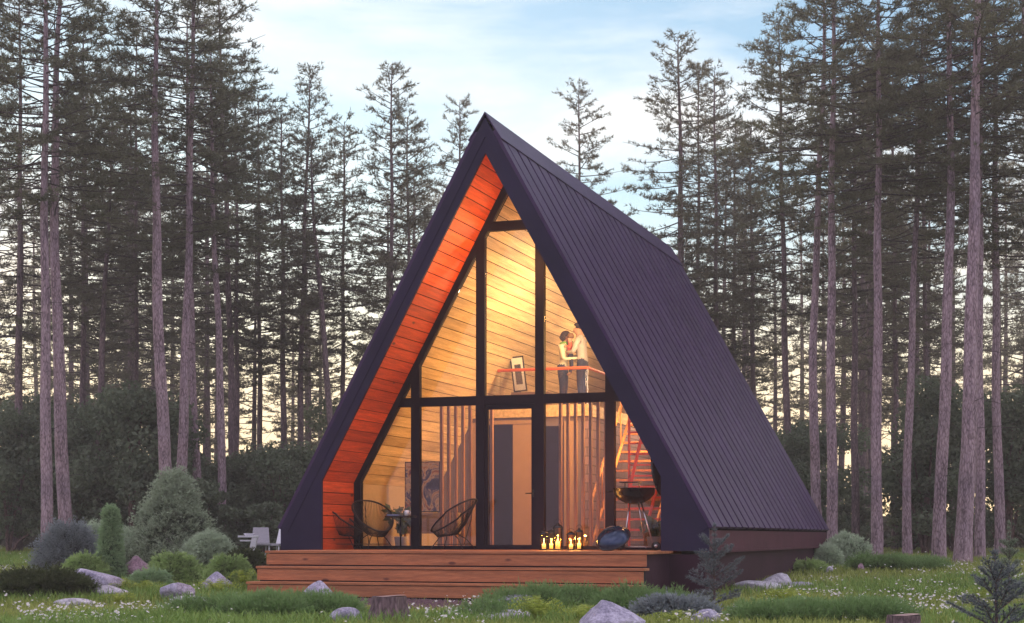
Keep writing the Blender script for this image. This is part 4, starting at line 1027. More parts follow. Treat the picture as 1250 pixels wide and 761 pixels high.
BL = [(121, 697, 727, 62, 'long lilac grey boulder beside the flat dark juniper', 'rock', 1, 'round', None, -.35),
 (135, 716, 731, 44, 'low pale stone at the foot of the long lilac boulder', 'rock_pale', 2, 'round', None, 0),
 (168, 681, 707, 31, 'reddish boulder right of the narrow conical dwarf spruce', 'rock_red', 3, 'peak', None, -.1),
 (217, 713, 733, 38, 'rounded lilac boulder in front of the nest spruces', 'rock', 4, 'round', None, 0),
 (232, 728, 738, 44, 'flat pale stone right below the rounded lilac boulder', 'rock_pale', 5, 'round', None, 0),
 (264, 700, 722, 36, 'pointed pale boulder left of the lowest wooden step', 'rock', 6, 'peak', None, .15),
 (90, 731, 739, 44, 'flat white stone on the grass below the dark juniper', 'rock_pale', 7, 'round', None, 0),
 (310, 730, 741, 34, 'flat pale stone at the left end of the lowest step', 'rock_pale', 8, 'round', None, 0),
 (388, 712, 743, 46, 'tall speckled boulder before the left part of the steps', 'rock', 9, 'peak', None, .0),
 (422, 743, 762, 40, 'smooth pale boulder between the tall speckled boulder and the stump', 'rock', 10, 'round', None, 0),
 (583, 712, 734, 28, 'small grey pointed boulder against the middle of the steps', 'rock', 11, 'peak', None, -.05),
 (634, 727, 745, 62, 'wide flat lilac boulder behind the yellow green fern', 'rock', 12, 'round', None, 0),
 (612, 745, 760, 66, 'long low slab stone near the bottom edge left of the fern', 'rock_pale', 13, 'round', None, .2),
 (747, 731, 775, 84, 'big blue grey pointed boulder in the foreground below the deck', 'rock', 14, 'peak', None, -.18),
 (770, 724, 738, 30, 'small lilac boulder peeking out behind the big pointed one', 'rock', 15, 'round', None, 0),
 (862, 745, 763, 34, 'low lilac boulder half hidden under the grey young fir', 'rock', 16, 'round', None, 0),
 (902, 738, 748, 16, 'small white stone right of the young fir', 'rock_pale', 17, 'round', None, 0),
 (948, 701, 718, 34, 'angular pale rock at the foot of the maroon side wall', 'rock_pale', 18, 'peak', None, .2),
 (925, 710, 722, 56, 'flat grey slab stones by the maroon side wall', 'rock_pale', 19, 'round', None, 0),
 (972, 711, 719, 44, 'thin flat slab right of the angular pale rock', 'rock', 20, 'round', None, 0),
 (1013, 692, 699, 8, 'tiny white stone below the pale mugo pine', 'rock_pale', 21, 'round', None, 0),
 (1051, 689, 698, 8, 'tiny pinkish stone at the left tip of the dark juniper', 'rock_red', 22, 'round', None, 0)]
for b in BL: boulder(*b)

def stump(px, top, base, w, label, seed):
    rng = np.random.default_rng(seed); Yd = ground_y(px, base); x = at(px, Yd); z0 = gz(x, Yd); r = w / F * Yd / 2 * .86; h = pz(top, Yd) - z0
    e = empty('tree_stump', (x, Yd, z0), 0, label, 'tree stump', 'old tree stumps in the grass')
    n = 40; prof = []; lob = [rng.uniform(.03, .10) for _ in range(5)]; ph = rng.uniform(0, 6, 5)
    zs = np.linspace(-.05, h, 12)
    for z in zs:
        t = max(0, z) / h
        for k in range(n):
            a = 2 * math.pi * k / n; fl = .42 * (1 - t) ** 3
            q = 1 + sum(l * math.sin((j + 2) * a + p) for j, (l, p) in enumerate(zip(lob, ph))) * (.3 + (1 - t) * 1.3) + fl + rng.normal(0, .008)
            prof.append((r * q * math.cos(a), r * q * math.sin(a), z))
    m = MB(); m.add(prof, [(i * n + k, i * n + (k + 1) % n, (i + 1) * n + (k + 1) % n, (i + 1) * n + k) for i in range(11) for k in range(n)], True); m.build('trunk', M['stump'], e)
    top_ = prof[-n:]; m = MB()
    m.add([(p[0] * .985, p[1] * .985, p[2] + .002 + .012 * math.sin(p[0] * 9)) for p in top_] + [(0, 0, h + .01)], [(k, (k + 1) % n, n) for k in range(n)]); m.build('cut_face', M['cut'], e)
stump(475, 728, 762, 46, 'tall lilac brown stump in front of the wooden steps', 31)
stump(1104, 751, 775, 46, 'reddish low stump at the bottom edge of the meadow', 32)
# ------------------------------------------------------------------ shrubs, ferns, young firs
def sprigs(rng, P, D, ln, npt, k, nl, nw, spread=.55, fan=6):
    # every fan-th point becomes a shoot base that carries a fan of sprigs, so that clumps and dark gaps show
    m = max(1, len(P) // fan); o_ = rng.permutation(len(P)); P = P[o_]; D = D[o_]; P = np.repeat(P[:m], fan, 0); D = np.repeat(D[:m], fan, 0)
    D = D + rng.normal(0, .42, D.shape); D /= np.linalg.norm(D, axis=1)[:, None]
    s = np.linspace(.1, 1, npt)[None, :, None]
    Q = (P[:, None] + D[:, None] * s * ln * rng.uniform(.6, 1.2, (len(P), 1, 1))).reshape(-1, 3)
    global TIP
    TIP = np.repeat(np.repeat(np.broadcast_to(s, (len(P), npt, 1)).reshape(-1), k), 3)
    DD = np.repeat(D, npt, 0)
    return tufts(rng, Q, DD, k, nl, nw, spread)
def tip_attr(me, a):
    t = me.attributes.new('tip', 'FLOAT', 'POINT'); t.data.foreach_set('value', np.ascontiguousarray(a, np.float32))
def shrub(px, top, base, w, m, style, label, seed, Yd=None, n=None, cat='shrub', group=None):
    rng = np.random.default_rng(seed); Yd = Yd or ground_y(px, base); x = at(px, Yd); z0 = gz(x, Yd)
    W = w / F * Yd; Hh = pz(top, Yd) - z0; r = W / 2
    names = {'cone': 'conifer', 'mugo': 'shrub', 'nest': 'shrub', 'flat': 'shrub', 'blue': 'shrub', 'tuft': 'shrub'}
    e = empty(names[style] if cat == 'shrub' else cat, (x, Yd, z0), rng.uniform(-.2, .2), label, cat, group)
    if style == 'cone':
        N_ = n or int(2600 * max(1, W)); t = rng.random(N_) ** 1.25; a = rng.uniform(0, 6.28, N_)
        lob = 1 + .13 * np.sin(a * 3 + t * 9 + seed) + .10 * np.sin(a * 5 - t * 17)
        rad = (r - .08) * (1 - t ** 1.15) ** .8 * lob * rng.uniform(.35, 1, N_) ** .8 * np.where(t < .08, .85, 1)
        P = np.stack([rad * np.cos(a), rad * np.sin(a), .03 + t * Hh * .95], 1)
        D = np.stack([np.cos(a), np.sin(a), .35 + .5 * t], 1)
        nl = .045 if W < 1 else .06
        V = sprigs(rng, P, D / np.linalg.norm(D, axis=1)[:, None], .15 if W < 1 else .34, 5, 6, nl, .012 if W < 1 else .016, .5, 6 if W < 1 else 9)
    elif style == 'mugo':
        r = r - .10; Hh -= .08
        lobes = []
        for q in range(12):
            a = rng.uniform(0, 6.28); d = rng.random() ** .6 * r * .68; h = Hh * rng.uniform(.3, .78) * (1 - .45 * d / r); s_ = r * rng.uniform(.26, .42)
            lobes.append((d * math.cos(a), d * math.sin(a), h, s_, s_, s_ * .85))
        P, D = lobes_points(rng, lobes, n or int(2400 * max(.8, W)), .35); D = D + np.array([0, 0, .5]); D /= np.linalg.norm(D, axis=1)[:, None]
        V = sprigs(rng, P, D, .24, 4, 7, .08, .015, .5, 9)
    elif style in ('nest', 'flat', 'blue'):
        r = r - {'nest': .11, 'flat': .13, 'blue': .16}[style]; Hh = max(.12, Hh - {'nest': .07, 'flat': .05, 'blue': .16}[style])
        layers = {'nest': 7, 'flat': 5, 'blue': 8}[style]; Ps, Ds = [], []
        for q in range(layers):
            t = (q + .5) / layers; zr = Hh * ((.12 if style != 'flat' or m != 'juniper' else .38) + (.82 if style != 'flat' else .5) * t)
            rl = r * {'nest': math.sqrt(max(.05, 1 - t ** 2.2)), 'flat': .55 + .45 * math.sin(math.pi * min(1, t * 1.15)), 'blue': (1 - t) ** .55 * 1.0 + .06}[style]
            m_ = int((n or 1700 * max(1, W)) * rl / r / layers * 2)
            a = rng.uniform(0, 6.28, m_); rr = rl * (rng.random(m_) ** .5) * (1 + .16 * np.sin(a * 4 + q * 2) + .1 * np.sin(a * 9 + q))
            P = np.stack([rr * np.cos(a), rr * np.sin(a) * .9, (zr + rng.normal(0, Hh * .035, m_) - .12 * Hh * (rr / r) ** 2) * (1 + .20 * np.sin(a * 3 + seed) * rr / r + .10 * np.sin(a * 7 + seed * 2) * rr / r), ], 1)
            up = {'nest': .30, 'flat': .22, 'blue': .75}[style]
            D = np.stack([np.cos(a), np.sin(a), up + 0 * a], 1); Ps.append(P); Ds.append(D)
        P = np.concatenate(Ps); D = np.concatenate(Ds); D /= np.linalg.norm(D, axis=1)[:, None]; P[:, 2] = np.maximum(P[:, 2], .02)
        V = sprigs(rng, P, D, {'nest': .18, 'flat': .20, 'blue': .34}[style], 5, 6, .05, .014, .3, 8)
    elif style == 'tuft':                     # grassy creeping juniper: upright plumes in a mat
        N_ = n or int(3500 * max(1, W)); dep = min(r * .5, 1.1); Hh = max(.06, Hh - .12)
        nc = max(5, int(15 * r)); ca = rng.uniform(0, 6.28, nc); cr_ = np.sqrt(rng.random(nc)) * .92
        cx, cy_ = cr_ * np.cos(ca) * r, cr_ * np.sin(ca) * dep; crad = rng.uniform(.14, .34, nc); chh = Hh * rng.uniform(.25, 1.1, nc) * (1 - .5 * cr_ ** 2)
        ci = rng.integers(0, nc, N_); a = rng.uniform(0, 6.28, N_); q_ = rng.random(N_) ** .6
        x_ = cx[ci] + crad[ci] * q_ * np.cos(a); y_ = cy_[ci] + crad[ci] * q_ * np.sin(a); hz = chh[ci] * (1 - q_ ** 2 * .8) * rng.uniform(.1, .9, N_)
        gg = ground_z(x_ + x, y_ + Yd) - z0
        P = np.stack([x_, y_, np.maximum(.0, hz) + gg], 1); D = np.stack([np.cos(a) * q_ * 1.1 + rng.normal(0, .2, N_), np.sin(a) * q_ * 1.1 + rng.normal(0, .2, N_), .75 + 0 * a], 1); D /= np.linalg.norm(D, axis=1)[:, None]
        e.rotation_euler[2] = 0
        V = sprigs(rng, P, D, .26, 5, 4, .06, .011, .3, 7)
    fo = np_mesh('foliage', V, tri_faces(len(V)), M[m]); tip_attr(fo, TIP); link('foliage', fo, e)
    mm = MB()
    ns = 1 if style == 'cone' else 7
    for q in range(ns):
        a = rng.uniform(0, 6.28); d = 0 if ns == 1 else r * rng.uniform(.3, .75)
        top_ = (.0, 0, Hh * .93) if ns == 1 else (d * math.cos(a), d * math.sin(a) * .8, Hh * rng.uniform(.35, .6))
        mm.tube([(0.02 * math.cos(a), .02 * math.sin(a), -.03), (top_[0] * .4, top_[1] * .4, top_[2] * .5), top_], [.022, .014, .005], 6)
    mm.build('stem', M['bark_brown'], e)
    return e
SH = [ # px, top, base, w, material, style, label
 (212, 582, 690, 112, 'spruce', 'cone', 'tall grey green spruce, the biggest cone in the left bed', 38.5, 6200),
 (250, 640, 693, 66, 'mugo', 'mugo', 'rounded pale green shrub at the right foot of the big grey green spruce', 37.2, None),
 (135, 622, 710, 36, 'dwarf', 'cone', 'narrow conical dwarf spruce beside the reddish boulder', 34.0, 3600),
 (117, 632, 688, 62, 'mugo', 'mugo', 'billowing pale green pine shrub behind the narrow dwarf spruce', 38.5, None),
 (158, 640, 690, 56, 'mugo', 'mugo', 'pale green mounded pine shrub between dwarf spruce and big spruce', 38.8, None),
 (86, 638, 698, 88, 'blue', 'blue', 'blue grey spreading spruce at the foot of the two big left pines', 36.8, 3600),
 (214, 676, 712, 64, 'fresh', 'nest', 'mounded nest spruce, the middle one of three, right of the reddish boulder', 32.8, 2600),
 (106, 677, 706, 58, 'fresh', 'nest', 'mounded nest spruce left of the narrow dwarf spruce', 33.8, 2300),
 (279, 679, 714, 54, 'fresh', 'nest', 'mounded nest spruce next to the left end of the steps', 32.2, 2300),
 (184, 699, 716, 48, 'dwarf', 'nest', 'low nest spruce just below the reddish boulder', 31.2, 1700),
 (50, 695, 733, 122, 'juniper', 'flat', 'flat dark spreading juniper on short stems at the left', 27.5, 3800),
 (300, 671, 697, 66, 'juniper', 'nest', 'dark low clipped hedge plant below the garden chairs', 33.6, 2600),
 (318, 729, 764, 225, 'creeper', 'tuft', 'wide dark green creeping juniper mat in front of the left end of the steps', 22.6, 9500),
 (676, 712, 736, 150, 'creeper', 'tuft', 'creeping juniper in front of the right half of the lowest step', 25.2, 5200),
 (790, 714, 742, 90, 'creeper', 'tuft', 'creeping juniper clump behind the big pointed boulder', 24.6, 3400),
 (822, 722, 750, 104, 'blue', 'flat', 'low dark grey conifer spreading between big boulder and young fir', 23.2, 2200),
 (1000, 742, 768, 180, 'creeper', 'tuft', 'dark grassy juniper mat at the bottom edge left of the reddish stump', 21.6, 7500),
 (1028, 655, 697, 62, 'mugo', 'mugo', 'pale blue green mugo pine at the far corner of the cabin', 40.5, 2600),
 (1010, 668, 697, 26, 'mugo', 'mugo', 'small round pale pine pushed against the rear corner of the cabin', 39.8, 1500),
 (1090, 678, 703, 118, 'creeper', 'tuft', 'long low dark juniper on the meadow before the right hand pines', 38.5, 5200),
 (985, 690, 702, 50, 'fresh', 'nest', 'low yellow green mound by the rear end of the side wall', 37.0, 1500),
 (600, 736, 758, 20, 'creeper', 'tuft', 'small juniper sprout left of the wide flat boulder', 22.6, 500)]
for k, (px, top, base, w, m_, stl, lab, Yd, n) in enumerate(SH): shrub(px, top, base, w, m_, stl, lab, 100 + k, Yd, n)

def fern(px, base, w, h, label, seed, fronds=26, mt='fern'):
    rng = np.random.default_rng(seed); Yd = ground_y(px, base); x = at(px, Yd); z0 = gz(x, Yd); r = w / F * Yd / 2; H_ = h / F * Yd
    e = empty('fern', (x, Yd, z0), 0, label, 'fern', 'yellow green ferns in the beds')
    Vs = []; crowns = [(rng.uniform(-.6, .6) * r, rng.uniform(-.25, .25) * r) for _ in range(max(1, int(r / .22)))]
    for q in range(fronds):
        cx, cy = crowns[q % len(crowns)]; a = rng.uniform(0, 6.28); L_ = min(r, .36) * rng.uniform(.5, 1.2); hh = H_ * rng.uniform(.6, 1.15)
        m_ = 11; t = np.linspace(0.05, 1, m_)
        pth = np.stack([cx + L_ * t ** 1.3 * math.cos(a), cy + L_ * t ** 1.3 * math.sin(a), hh * (np.sin(t * 2.0) / math.sin(1.57)) * (1 - .25 * t ** 3)], 1)
        sd = np.array([-math.sin(a), math.cos(a), 0]); wd = .075 * np.sin(np.pi * np.clip(t * .9 + .1, 0, 1)) ** .8
        fw = np.array([math.cos(a), math.sin(a), .6])
        for sg in (1, -1):
            tip = pth + sd * sg * wd[:, None] + fw * .035 + rng.normal(0, .006, (m_, 3)); b0 = pth; b1 = pth + np.gradient(pth, axis=0) * .5
            Vs.append(np.stack([b0, b1, tip], 1).reshape(-1, 3))
    V = np.concatenate(Vs); link('fronds', np_mesh('fronds', V, tri_faces(len(V)), M[mt]), e)
for k, (px, b, w, h, lab, n) in enumerate([
    (170, 727, 62, 20, 'yellow green fern clump between the two left rounded boulders', 60), (247, 728, 56, 20, 'yellow green fern clump below the pointed pale boulder', 50),
    (302, 722, 36, 26, 'upright yellow green fern at the left end of the steps', 40), (138, 738, 40, 14, 'low fern in front of the long lilac boulder', 30),
    (656, 764, 74, 34, 'bright fern in the foreground left of the big pointed boulder', 70), (934, 743, 100, 24, 'wide yellow green fern bed right of the young fir', 90),
    (846, 726, 40, 16, 'small bright fern behind the young fir', 30), (1206, 735, 70, 20, 'fern clump behind the grey fir at the right edge', 40),
    (700, 762, 50, 22, 'fern squeezed against the left side of the big pointed boulder', 36), (830, 764, 60, 18, 'fern at the bottom edge below the low grey conifer', 40),
    (1150, 715, 40, 9, 'tiny fern in the daisy meadow', 16)]): fern(px, b, w, h, lab, 200 + k, int(n * .62))

def young_fir(px, top, base, w, m, label, seed, whorls=6, Yd=None, lean=0):
    rng = np.random.default_rng(seed); Yd = Yd or ground_y(px, base); x = at(px, Yd); z0 = gz(x, Yd); H_ = pz(top, Yd) - z0; r = w / F * Yd / 2
    e = empty('young_fir', (x, Yd, z0), 0, label, 'young fir', 'young firs in the foreground')
    A = Acc(); V, Q = limb(np.array([[0, 0, -.05], [lean * .4, 0, H_ * .5], [lean, 0, H_]]), [.022, .014, .005], 6); A.add(V, Q); Vs = []
    zz = np.linspace(.12, 1, 16)[:, None]
    Pm = np.array([[lean, 0, H_]]) * zz * np.array([[1, 1, 1]])
    Vs.append(tufts(rng, np.repeat(Pm[6:], 14, 0) + rng.normal(0, .012, (140, 3)), np.repeat([[0, 0, 1.0]], 140, 0), 6, .05, .0075, .7))
    for k in range(whorls):
        h = H_ * (.08 + .62 * k / (whorls - 1) * 1.0); Lw = r * (1 - (k / whorls) ** 1.3 * .72)
        nb_ = 5; a0 = rng.uniform(0, 6.28)
        for b in range(nb_):
            a = a0 + b * 6.28 / nb_ + rng.normal(0, .15); el = .28 + .62 * (k / whorls) ** 1.1 + rng.normal(0, .12); L_ = Lw * rng.uniform(.75, 1.1)
            d = np.array([math.cos(a) * math.cos(el), math.sin(a) * math.cos(el), math.sin(el)]); p0 = np.array([lean * h / H_, 0, h])
            s = np.linspace(0, 1, 6)[:, None]; P = p0 + d * L_ * s + np.array([0, 0, 1]) * (.10 * L_ * s ** 2)
            V, Q = limb(P, .007 * (1 - s[:, 0] * .6), 4); A.add(V, Q)
            segs = [(P[0], P[-1])]
            for u in (.35, .6, .82):
                for sg in (1, -1):
                    a2 = a + sg * .75; l2 = L_ * (1 - u) * .6 + .06; d2 = np.array([math.cos(a2) * math.cos(el), math.sin(a2) * math.cos(el), math.sin(el) * .8]); q0 = P[0] + (P[-1] - P[0]) * u
                    segs.append((q0, q0 + d2 * l2))
            for (q0, q1) in segs:
                Ls = np.linalg.norm(q1 - q0); m_ = max(5, int(Ls / .012)); t = rng.random((m_, 1)) ; dd = (q1 - q0) / Ls
                Vs.append(tufts(rng, q0 + (q1 - q0) * (.08 + .92 * t), np.repeat([dd + np.array([0, 0, .25])], m_, 0), 5, .042, .0065, .75))
    link('trunk', A.mesh('trunk', M['bark_brown']), e); V = np.concatenate(Vs); fo = np_mesh('foliage', V, tri_faces(len(V)), M[m]); tip_attr(fo, np.tile([.15, .15, .8], len(V) // 3)); link('foliage', fo, e)
young_fir(872, 642, 745, 100, 'blue', 'grey young fir standing before the maroon side wall', 41, 5)
young_fir(1217, 676, 790, 130, 'blue', 'blurred grey young fir cut by the bottom right corner', 42, 5, Yd=16.5, lean=-.02)
young_fir(1232, 640, 745, 54, 'spruce', 'slim grey fir sapling at the right edge behind the other fir', 43, 6, Yd=26)
young_fir(1120, 742, 800, 120, 'blue', 'low dark fir seedling at the bottom edge right of the reddish stump', 44, 3, Yd=17.6) if False else None

# ------------------------------------------------------------------ pines one can tell apart
def tree_px(k, pts, Yd, wpx, top, cb, Rc, nb, label, dark=False, cat='pine tree', group='tall pines around the clearing', dens=1.0):
    """pts: [(py, px)...] along the trunk; wpx: trunk width in pixels at py=400"""
    xb = at(np.interp(700, [p[0] for p in pts][::-1], [p[1] for p in pts][::-1]), Yd)
    z0 = gz(xb, Yd); H_ = pz(top, Yd) - z0
    hs = np.array([pz(p[0], Yd) - z0 for p in pts]); xo = np.array([at(p[1], Yd) for p in pts]) - xb
    deg = min(len(pts) - 1, 3); cf = np.polyfit(hs, xo, deg); x00 = np.polyval(cf, 0.0)
    hmax = hs.max(); der = np.polyder(cf)
    def path(h):
        h = np.asarray(h, float); hc = np.clip(h, 0, hmax)
        return np.polyval(cf, hc) - x00 + np.polyval(der, hmax) * np.maximum(0, h - hmax) * .5 + .02 * np.sin(h * 1.1 + k), .05 * np.sin(h * .4 + k)
    h4 = max(1.0, pz(400, Yd) - z0); r4 = wpx / F * Yd / 2; r0 = r4 / max(.25, (1 - min(.9, h4 / H_)) ** .75)
    r0 = min(r0, r4 * 1.2)
    tr, cr = make_pine(1000 + k, H_, r0, path, cb + .04, Rc, nb, dens, far=False, dead=16)
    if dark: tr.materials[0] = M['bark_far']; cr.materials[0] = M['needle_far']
    e = empty('pine_tree', (xb + x00, Yd, z0 - .02), 0, label, cat, group)
    link('trunk', tr, e); link('crown', cr, e)
TL = [
 ([(690, 57), (300, 55), (0, 57)], 46, 12, -130, .50, 3.0, 74, 'left trunk of the thick lilac pine pair at the far left'),
 ([(690, 80), (450, 72), (300, 68), (0, 73)], 47, 14, -110, .48, 3.0, 74, 'right trunk of the thick lilac pine pair at the far left'),
 ([(670, 118), (450, 124), (300, 131), (160, 137)], 54, 8, 132, .50, 2.0, 60, 'slender lilac pine just right of the thick pair, leaning right'),
 ([(660, 208), (450, 196), (300, 191), (0, 191)], 49, 14, -70, .66, 2.6, 46, 'bare lilac pine trunk left of the big grey green spruce, long branch near the top'),
 ([(660, 218), (450, 226), (300, 230), (0, 237)], 50, 11, -90, .46, 2.6, 74, 'lilac pine leaning right behind the big grey green spruce'),
 ([(670, 243), (450, 235), (320, 231), (100, 229)], 53, 9, 20, .50, 2.2, 62, 'thin lilac pine crossing the leaning pine behind the spruce'),
 ([(675, 268), (450, 268), (300, 262), (120, 258)], 52, 9, 60, .52, 2.0, 56, 'brownish slender pine right of the big spruce'),
 ([(670, 284), (300, 278), (60, 268)], 56, 8, -40, .32, 2.6, 88, 'dark bushy pine reaching above the frame left of the open sky'),
 ([(670, 287), (300, 289), (140, 287)], 58, 6, 110, .34, 2.0, 70, 'dark pine with short tip just right of the bushy one'),
 ([(670, 346), (340, 345), (160, 343)], 60, 7, 138, .34, 1.9, 74, 'round topped dark pine at the left edge of the open sky'),
 ([(670, 366), (340, 370), (100, 379)], 60, 7, 84, .34, 1.7, 80, 'tall pointed pine leaning right, highest tip left of the gable'),
 ([(670, 408), (420, 396), (300, 386), (200, 380)], 56, 8, 168, .55, 1.6, 46, 'lilac pine curving left beside the left gable edge'),
 ([(670, 418), (340, 419), (150, 421)], 62, 6, 148, .34, 1.8, 74, 'dark flat topped pine between the two pointed pines'),
 ([(670, 478), (340, 478), (90, 478)], 58, 7, 80, .34, 1.9, 84, 'straight symmetrical pine with sparse pointed crown left of the gable'),
 ([(670, 503), (340, 499), (160, 497)], 61, 6, 142, .34, 1.8, 74, 'shorter pine touching the straight symmetrical one on its right'),
 ([(670, 559), (140, 561)], 64, 6, 124, .34, 1.7, 74, 'small pine peeking out directly left of the cabin apex'),
 ([(670, 706), (120, 707)], 66, 6, 106, .40, 1.9, 70, 'lone sparse pine standing above the middle of the roof ridge'),
 ([(670, 834), (340, 832), (60, 828)], 58, 10, 44, .32, 2.3, 92, 'broad pointed pine right behind the rear end of the ridge'),
 ([(670, 850), (340, 852), (90, 853)], 63, 6, 78, .36, 1.6, 70, 'narrow pine tucked behind the broad pointed one'),
 ([(670, 873), (340, 874), (100, 872)], 60, 7, 86, .36, 1.8, 74, 'dark pine second right of the rear ridge end'),
 ([(670, 898), (340, 896), (170, 898)], 63, 6, 150, .36, 1.8, 70, 'shorter hazy pine between dark pine and the tall dark group'),
 ([(670, 920), (340, 918), (170, 916)], 62, 7, 154, .36, 1.8, 66, 'hazy round headed pine left of the tall dark group'),
 ([(670, 962), (400, 958), (50, 951)], 55, 8, 28, .40, 2.3, 84, 'tall dark pine with leaning tip where the right hand wood begins'),
 ([(670, 1000), (450, 993), (300, 997), (0, 1006)], 50, 10, -60, .52, 2.3, 70, 'lilac pine curving right just behind the lower roof edge'),
 ([(680, 1016), (400, 1015), (0, 1018)], 47, 11, -100, .54, 2.4, 70, 'straight lilac pine by the pale mugo pine'),
 ([(676, 1044), (340, 1043), (160, 1042)], 54, 8, 60, .42, 2.2, 74, 'brown slender pine next to the straight lilac pine'),
 ([(685, 1070), (400, 1071), (0, 1073)], 46, 11.5, -90, .52, 2.5, 72, 'straight lilac pine rising from the left end of the long juniper'),
 ([(678, 1107), (400, 1113), (200, 1121), (60, 1126)], 48, 9, 10, .50, 2.2, 66, 'pinkish pine leaning right in the middle of the right hand row'),
 ([(683, 1146), (500, 1152), (300, 1159), (0, 1157)], 45, 13, -120, .56, 2.6, 66, 'curved lilac pine left of the thickest right hand pine'),
 ([(692, 1175), (400, 1186), (0, 1193)], 43, 17, -170, .60, 3.0, 66, 'thickest lilac pine on the right, rooted nearest among the daisies'),
 ([(684, 1196), (400, 1196), (100, 1197)], 46, 10, -60, .52, 2.4, 66, 'pine half hidden directly behind the thickest right hand pine'),
 ([(680, 1221), (400, 1216), (100, 1214)], 48, 10, -30, .48, 2.4, 70, 'reddish lilac pine near the right edge of the picture'),
 ([(690, 1262), (400, 1256), (0, 1250)], 47, 11, -90, .42, 2.6, 76, 'dark pine cut by the right edge of the picture'),
 ([(690, 1012), (670, 1034), (300, 1030)], 57, 7, 120, .36, 2.2, 66, 'short dark pine in the gap behind the straight lilac pine') if False else
 ([(672, 1092), (300, 1092), (150, 1090)], 58, 6, 60, .34, 2.2, 74, 'dark pine standing farther back left of the leaning pinkish pine'),
 ([(672, 1134), (300, 1128)], 57, 6, 30, .34, 2.2, 74, 'dark pine standing farther back right of the leaning pinkish pine'),
 ([(672, 22), (300, 24)], 54, 9, -20, .34, 2.6, 80, 'dark pine at the left edge of the picture'),
 ([(672, 100), (300, 102)], 58, 7, 40, .34, 2.3, 76, 'dark pine deep behind the gap right of the thick pair'),
 ([(672, 165), (300, 166)], 59, 6, 20, .34, 2.3, 76, 'dark pine deep between the slender pine and the bare trunk'),
 ([(672, 318), (300, 316)], 62, 6, 120, .34, 1.9, 70, 'thin dark pine left of the round topped pine')]
for k, (pts, Yd, w, top, cb, Rc, nb, lab) in enumerate(TL):
    tree_px(k, pts, Yd, w, top, cb, Rc, nb, lab, dark=(Yd >= 54))

# the wood behind: copies of seven pines
protos = []
for k in range(7):
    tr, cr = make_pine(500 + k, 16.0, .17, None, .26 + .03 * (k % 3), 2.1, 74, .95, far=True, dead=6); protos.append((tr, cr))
rng = np.random.default_rng(77); placed = []; nf = 0
def skyline(px):
    return float(np.interp(px, [0, 250, 330, 360, 600, 640, 770, 800, 930, 960, 1250], [20, 40, 150, 190, 200, 330, 330, 190, 190, 70, 10]))
tries = 0
while nf < 64 and tries < 4000:
    tries += 1
    Yd = 62 + 50 * rng.random() ** 1.1; px = rng.uniform(-60, 1310); x = at(px, Yd)
    if 640 < px < 790 and rng.random() < .6: continue
    if any((x - a) ** 2 + (Yd - b) ** 2 < 2.0 ** 2 for a, b in placed): continue
    placed.append((x, Yd)); z0 = gz(x, Yd)
    top = skyline(px) + rng.uniform(0, 190)
    H_ = min(24, max(9.0, pz(top, Yd) - z0)); s = H_ / 16
    tr, cr = protos[nf % 7]
    deep = Yd > 85
    e = empty('pine_tree', (x, Yd, z0 - .05), rng.uniform(0, 6.28), 'slim dark pine standing deep in the wood behind the clearing', 'pine tree', 'dark pines deep in the wood')
    e.scale = (min(1.15, s * rng.uniform(.85, 1.05)),) * 2 + (s,)
    link('trunk', tr, e); link('crown', cr, e); nf += 1

# understory: leafy trees and bushes under the pines
def make_leafy(seed, W, Hh, n, m, size=.15):
    rng = np.random.default_rng(seed); lobes = []
    for q in range(26):
        a = rng.uniform(0, 6.28); d = rng.random() ** .6 * W * .38; h = Hh * rng.uniform(.16, .86); f = 1 - .55 * (h / Hh) ** 2
        s_ = W * rng.uniform(.10, .20); lobes.append((d * f * math.cos(a), d * f * math.sin(a), h, s_, s_, s_ * .7))
    P, D = lobes_points(rng, lobes, n, .55); V = leaves(rng, P, D, size)
    cr = np_mesh('crown', V, np.arange(len(V)).reshape(-1, 4), m)
    A = Acc()
    for q in range(6):
        l = lobes[q * 4]; mid = np.array([l[0] * .35, l[1] * .35, l[2] * .5]); V, Q = limb(np.array([[0, 0, -.1], mid, [l[0], l[1], l[2]]]), [.07, .045, .012], 6); A.add(V, Q)
    return A.mesh('trunk', M['bark_brown']), cr
LT = [make_leafy(600 + k, w, h, n, M['broad']) for k, (w, h, n) in enumerate([(4.6, 5.0, 11000), (3.6, 5.6, 9000), (5.2, 4.2, 10000), (3.0, 3.4, 6500)])]
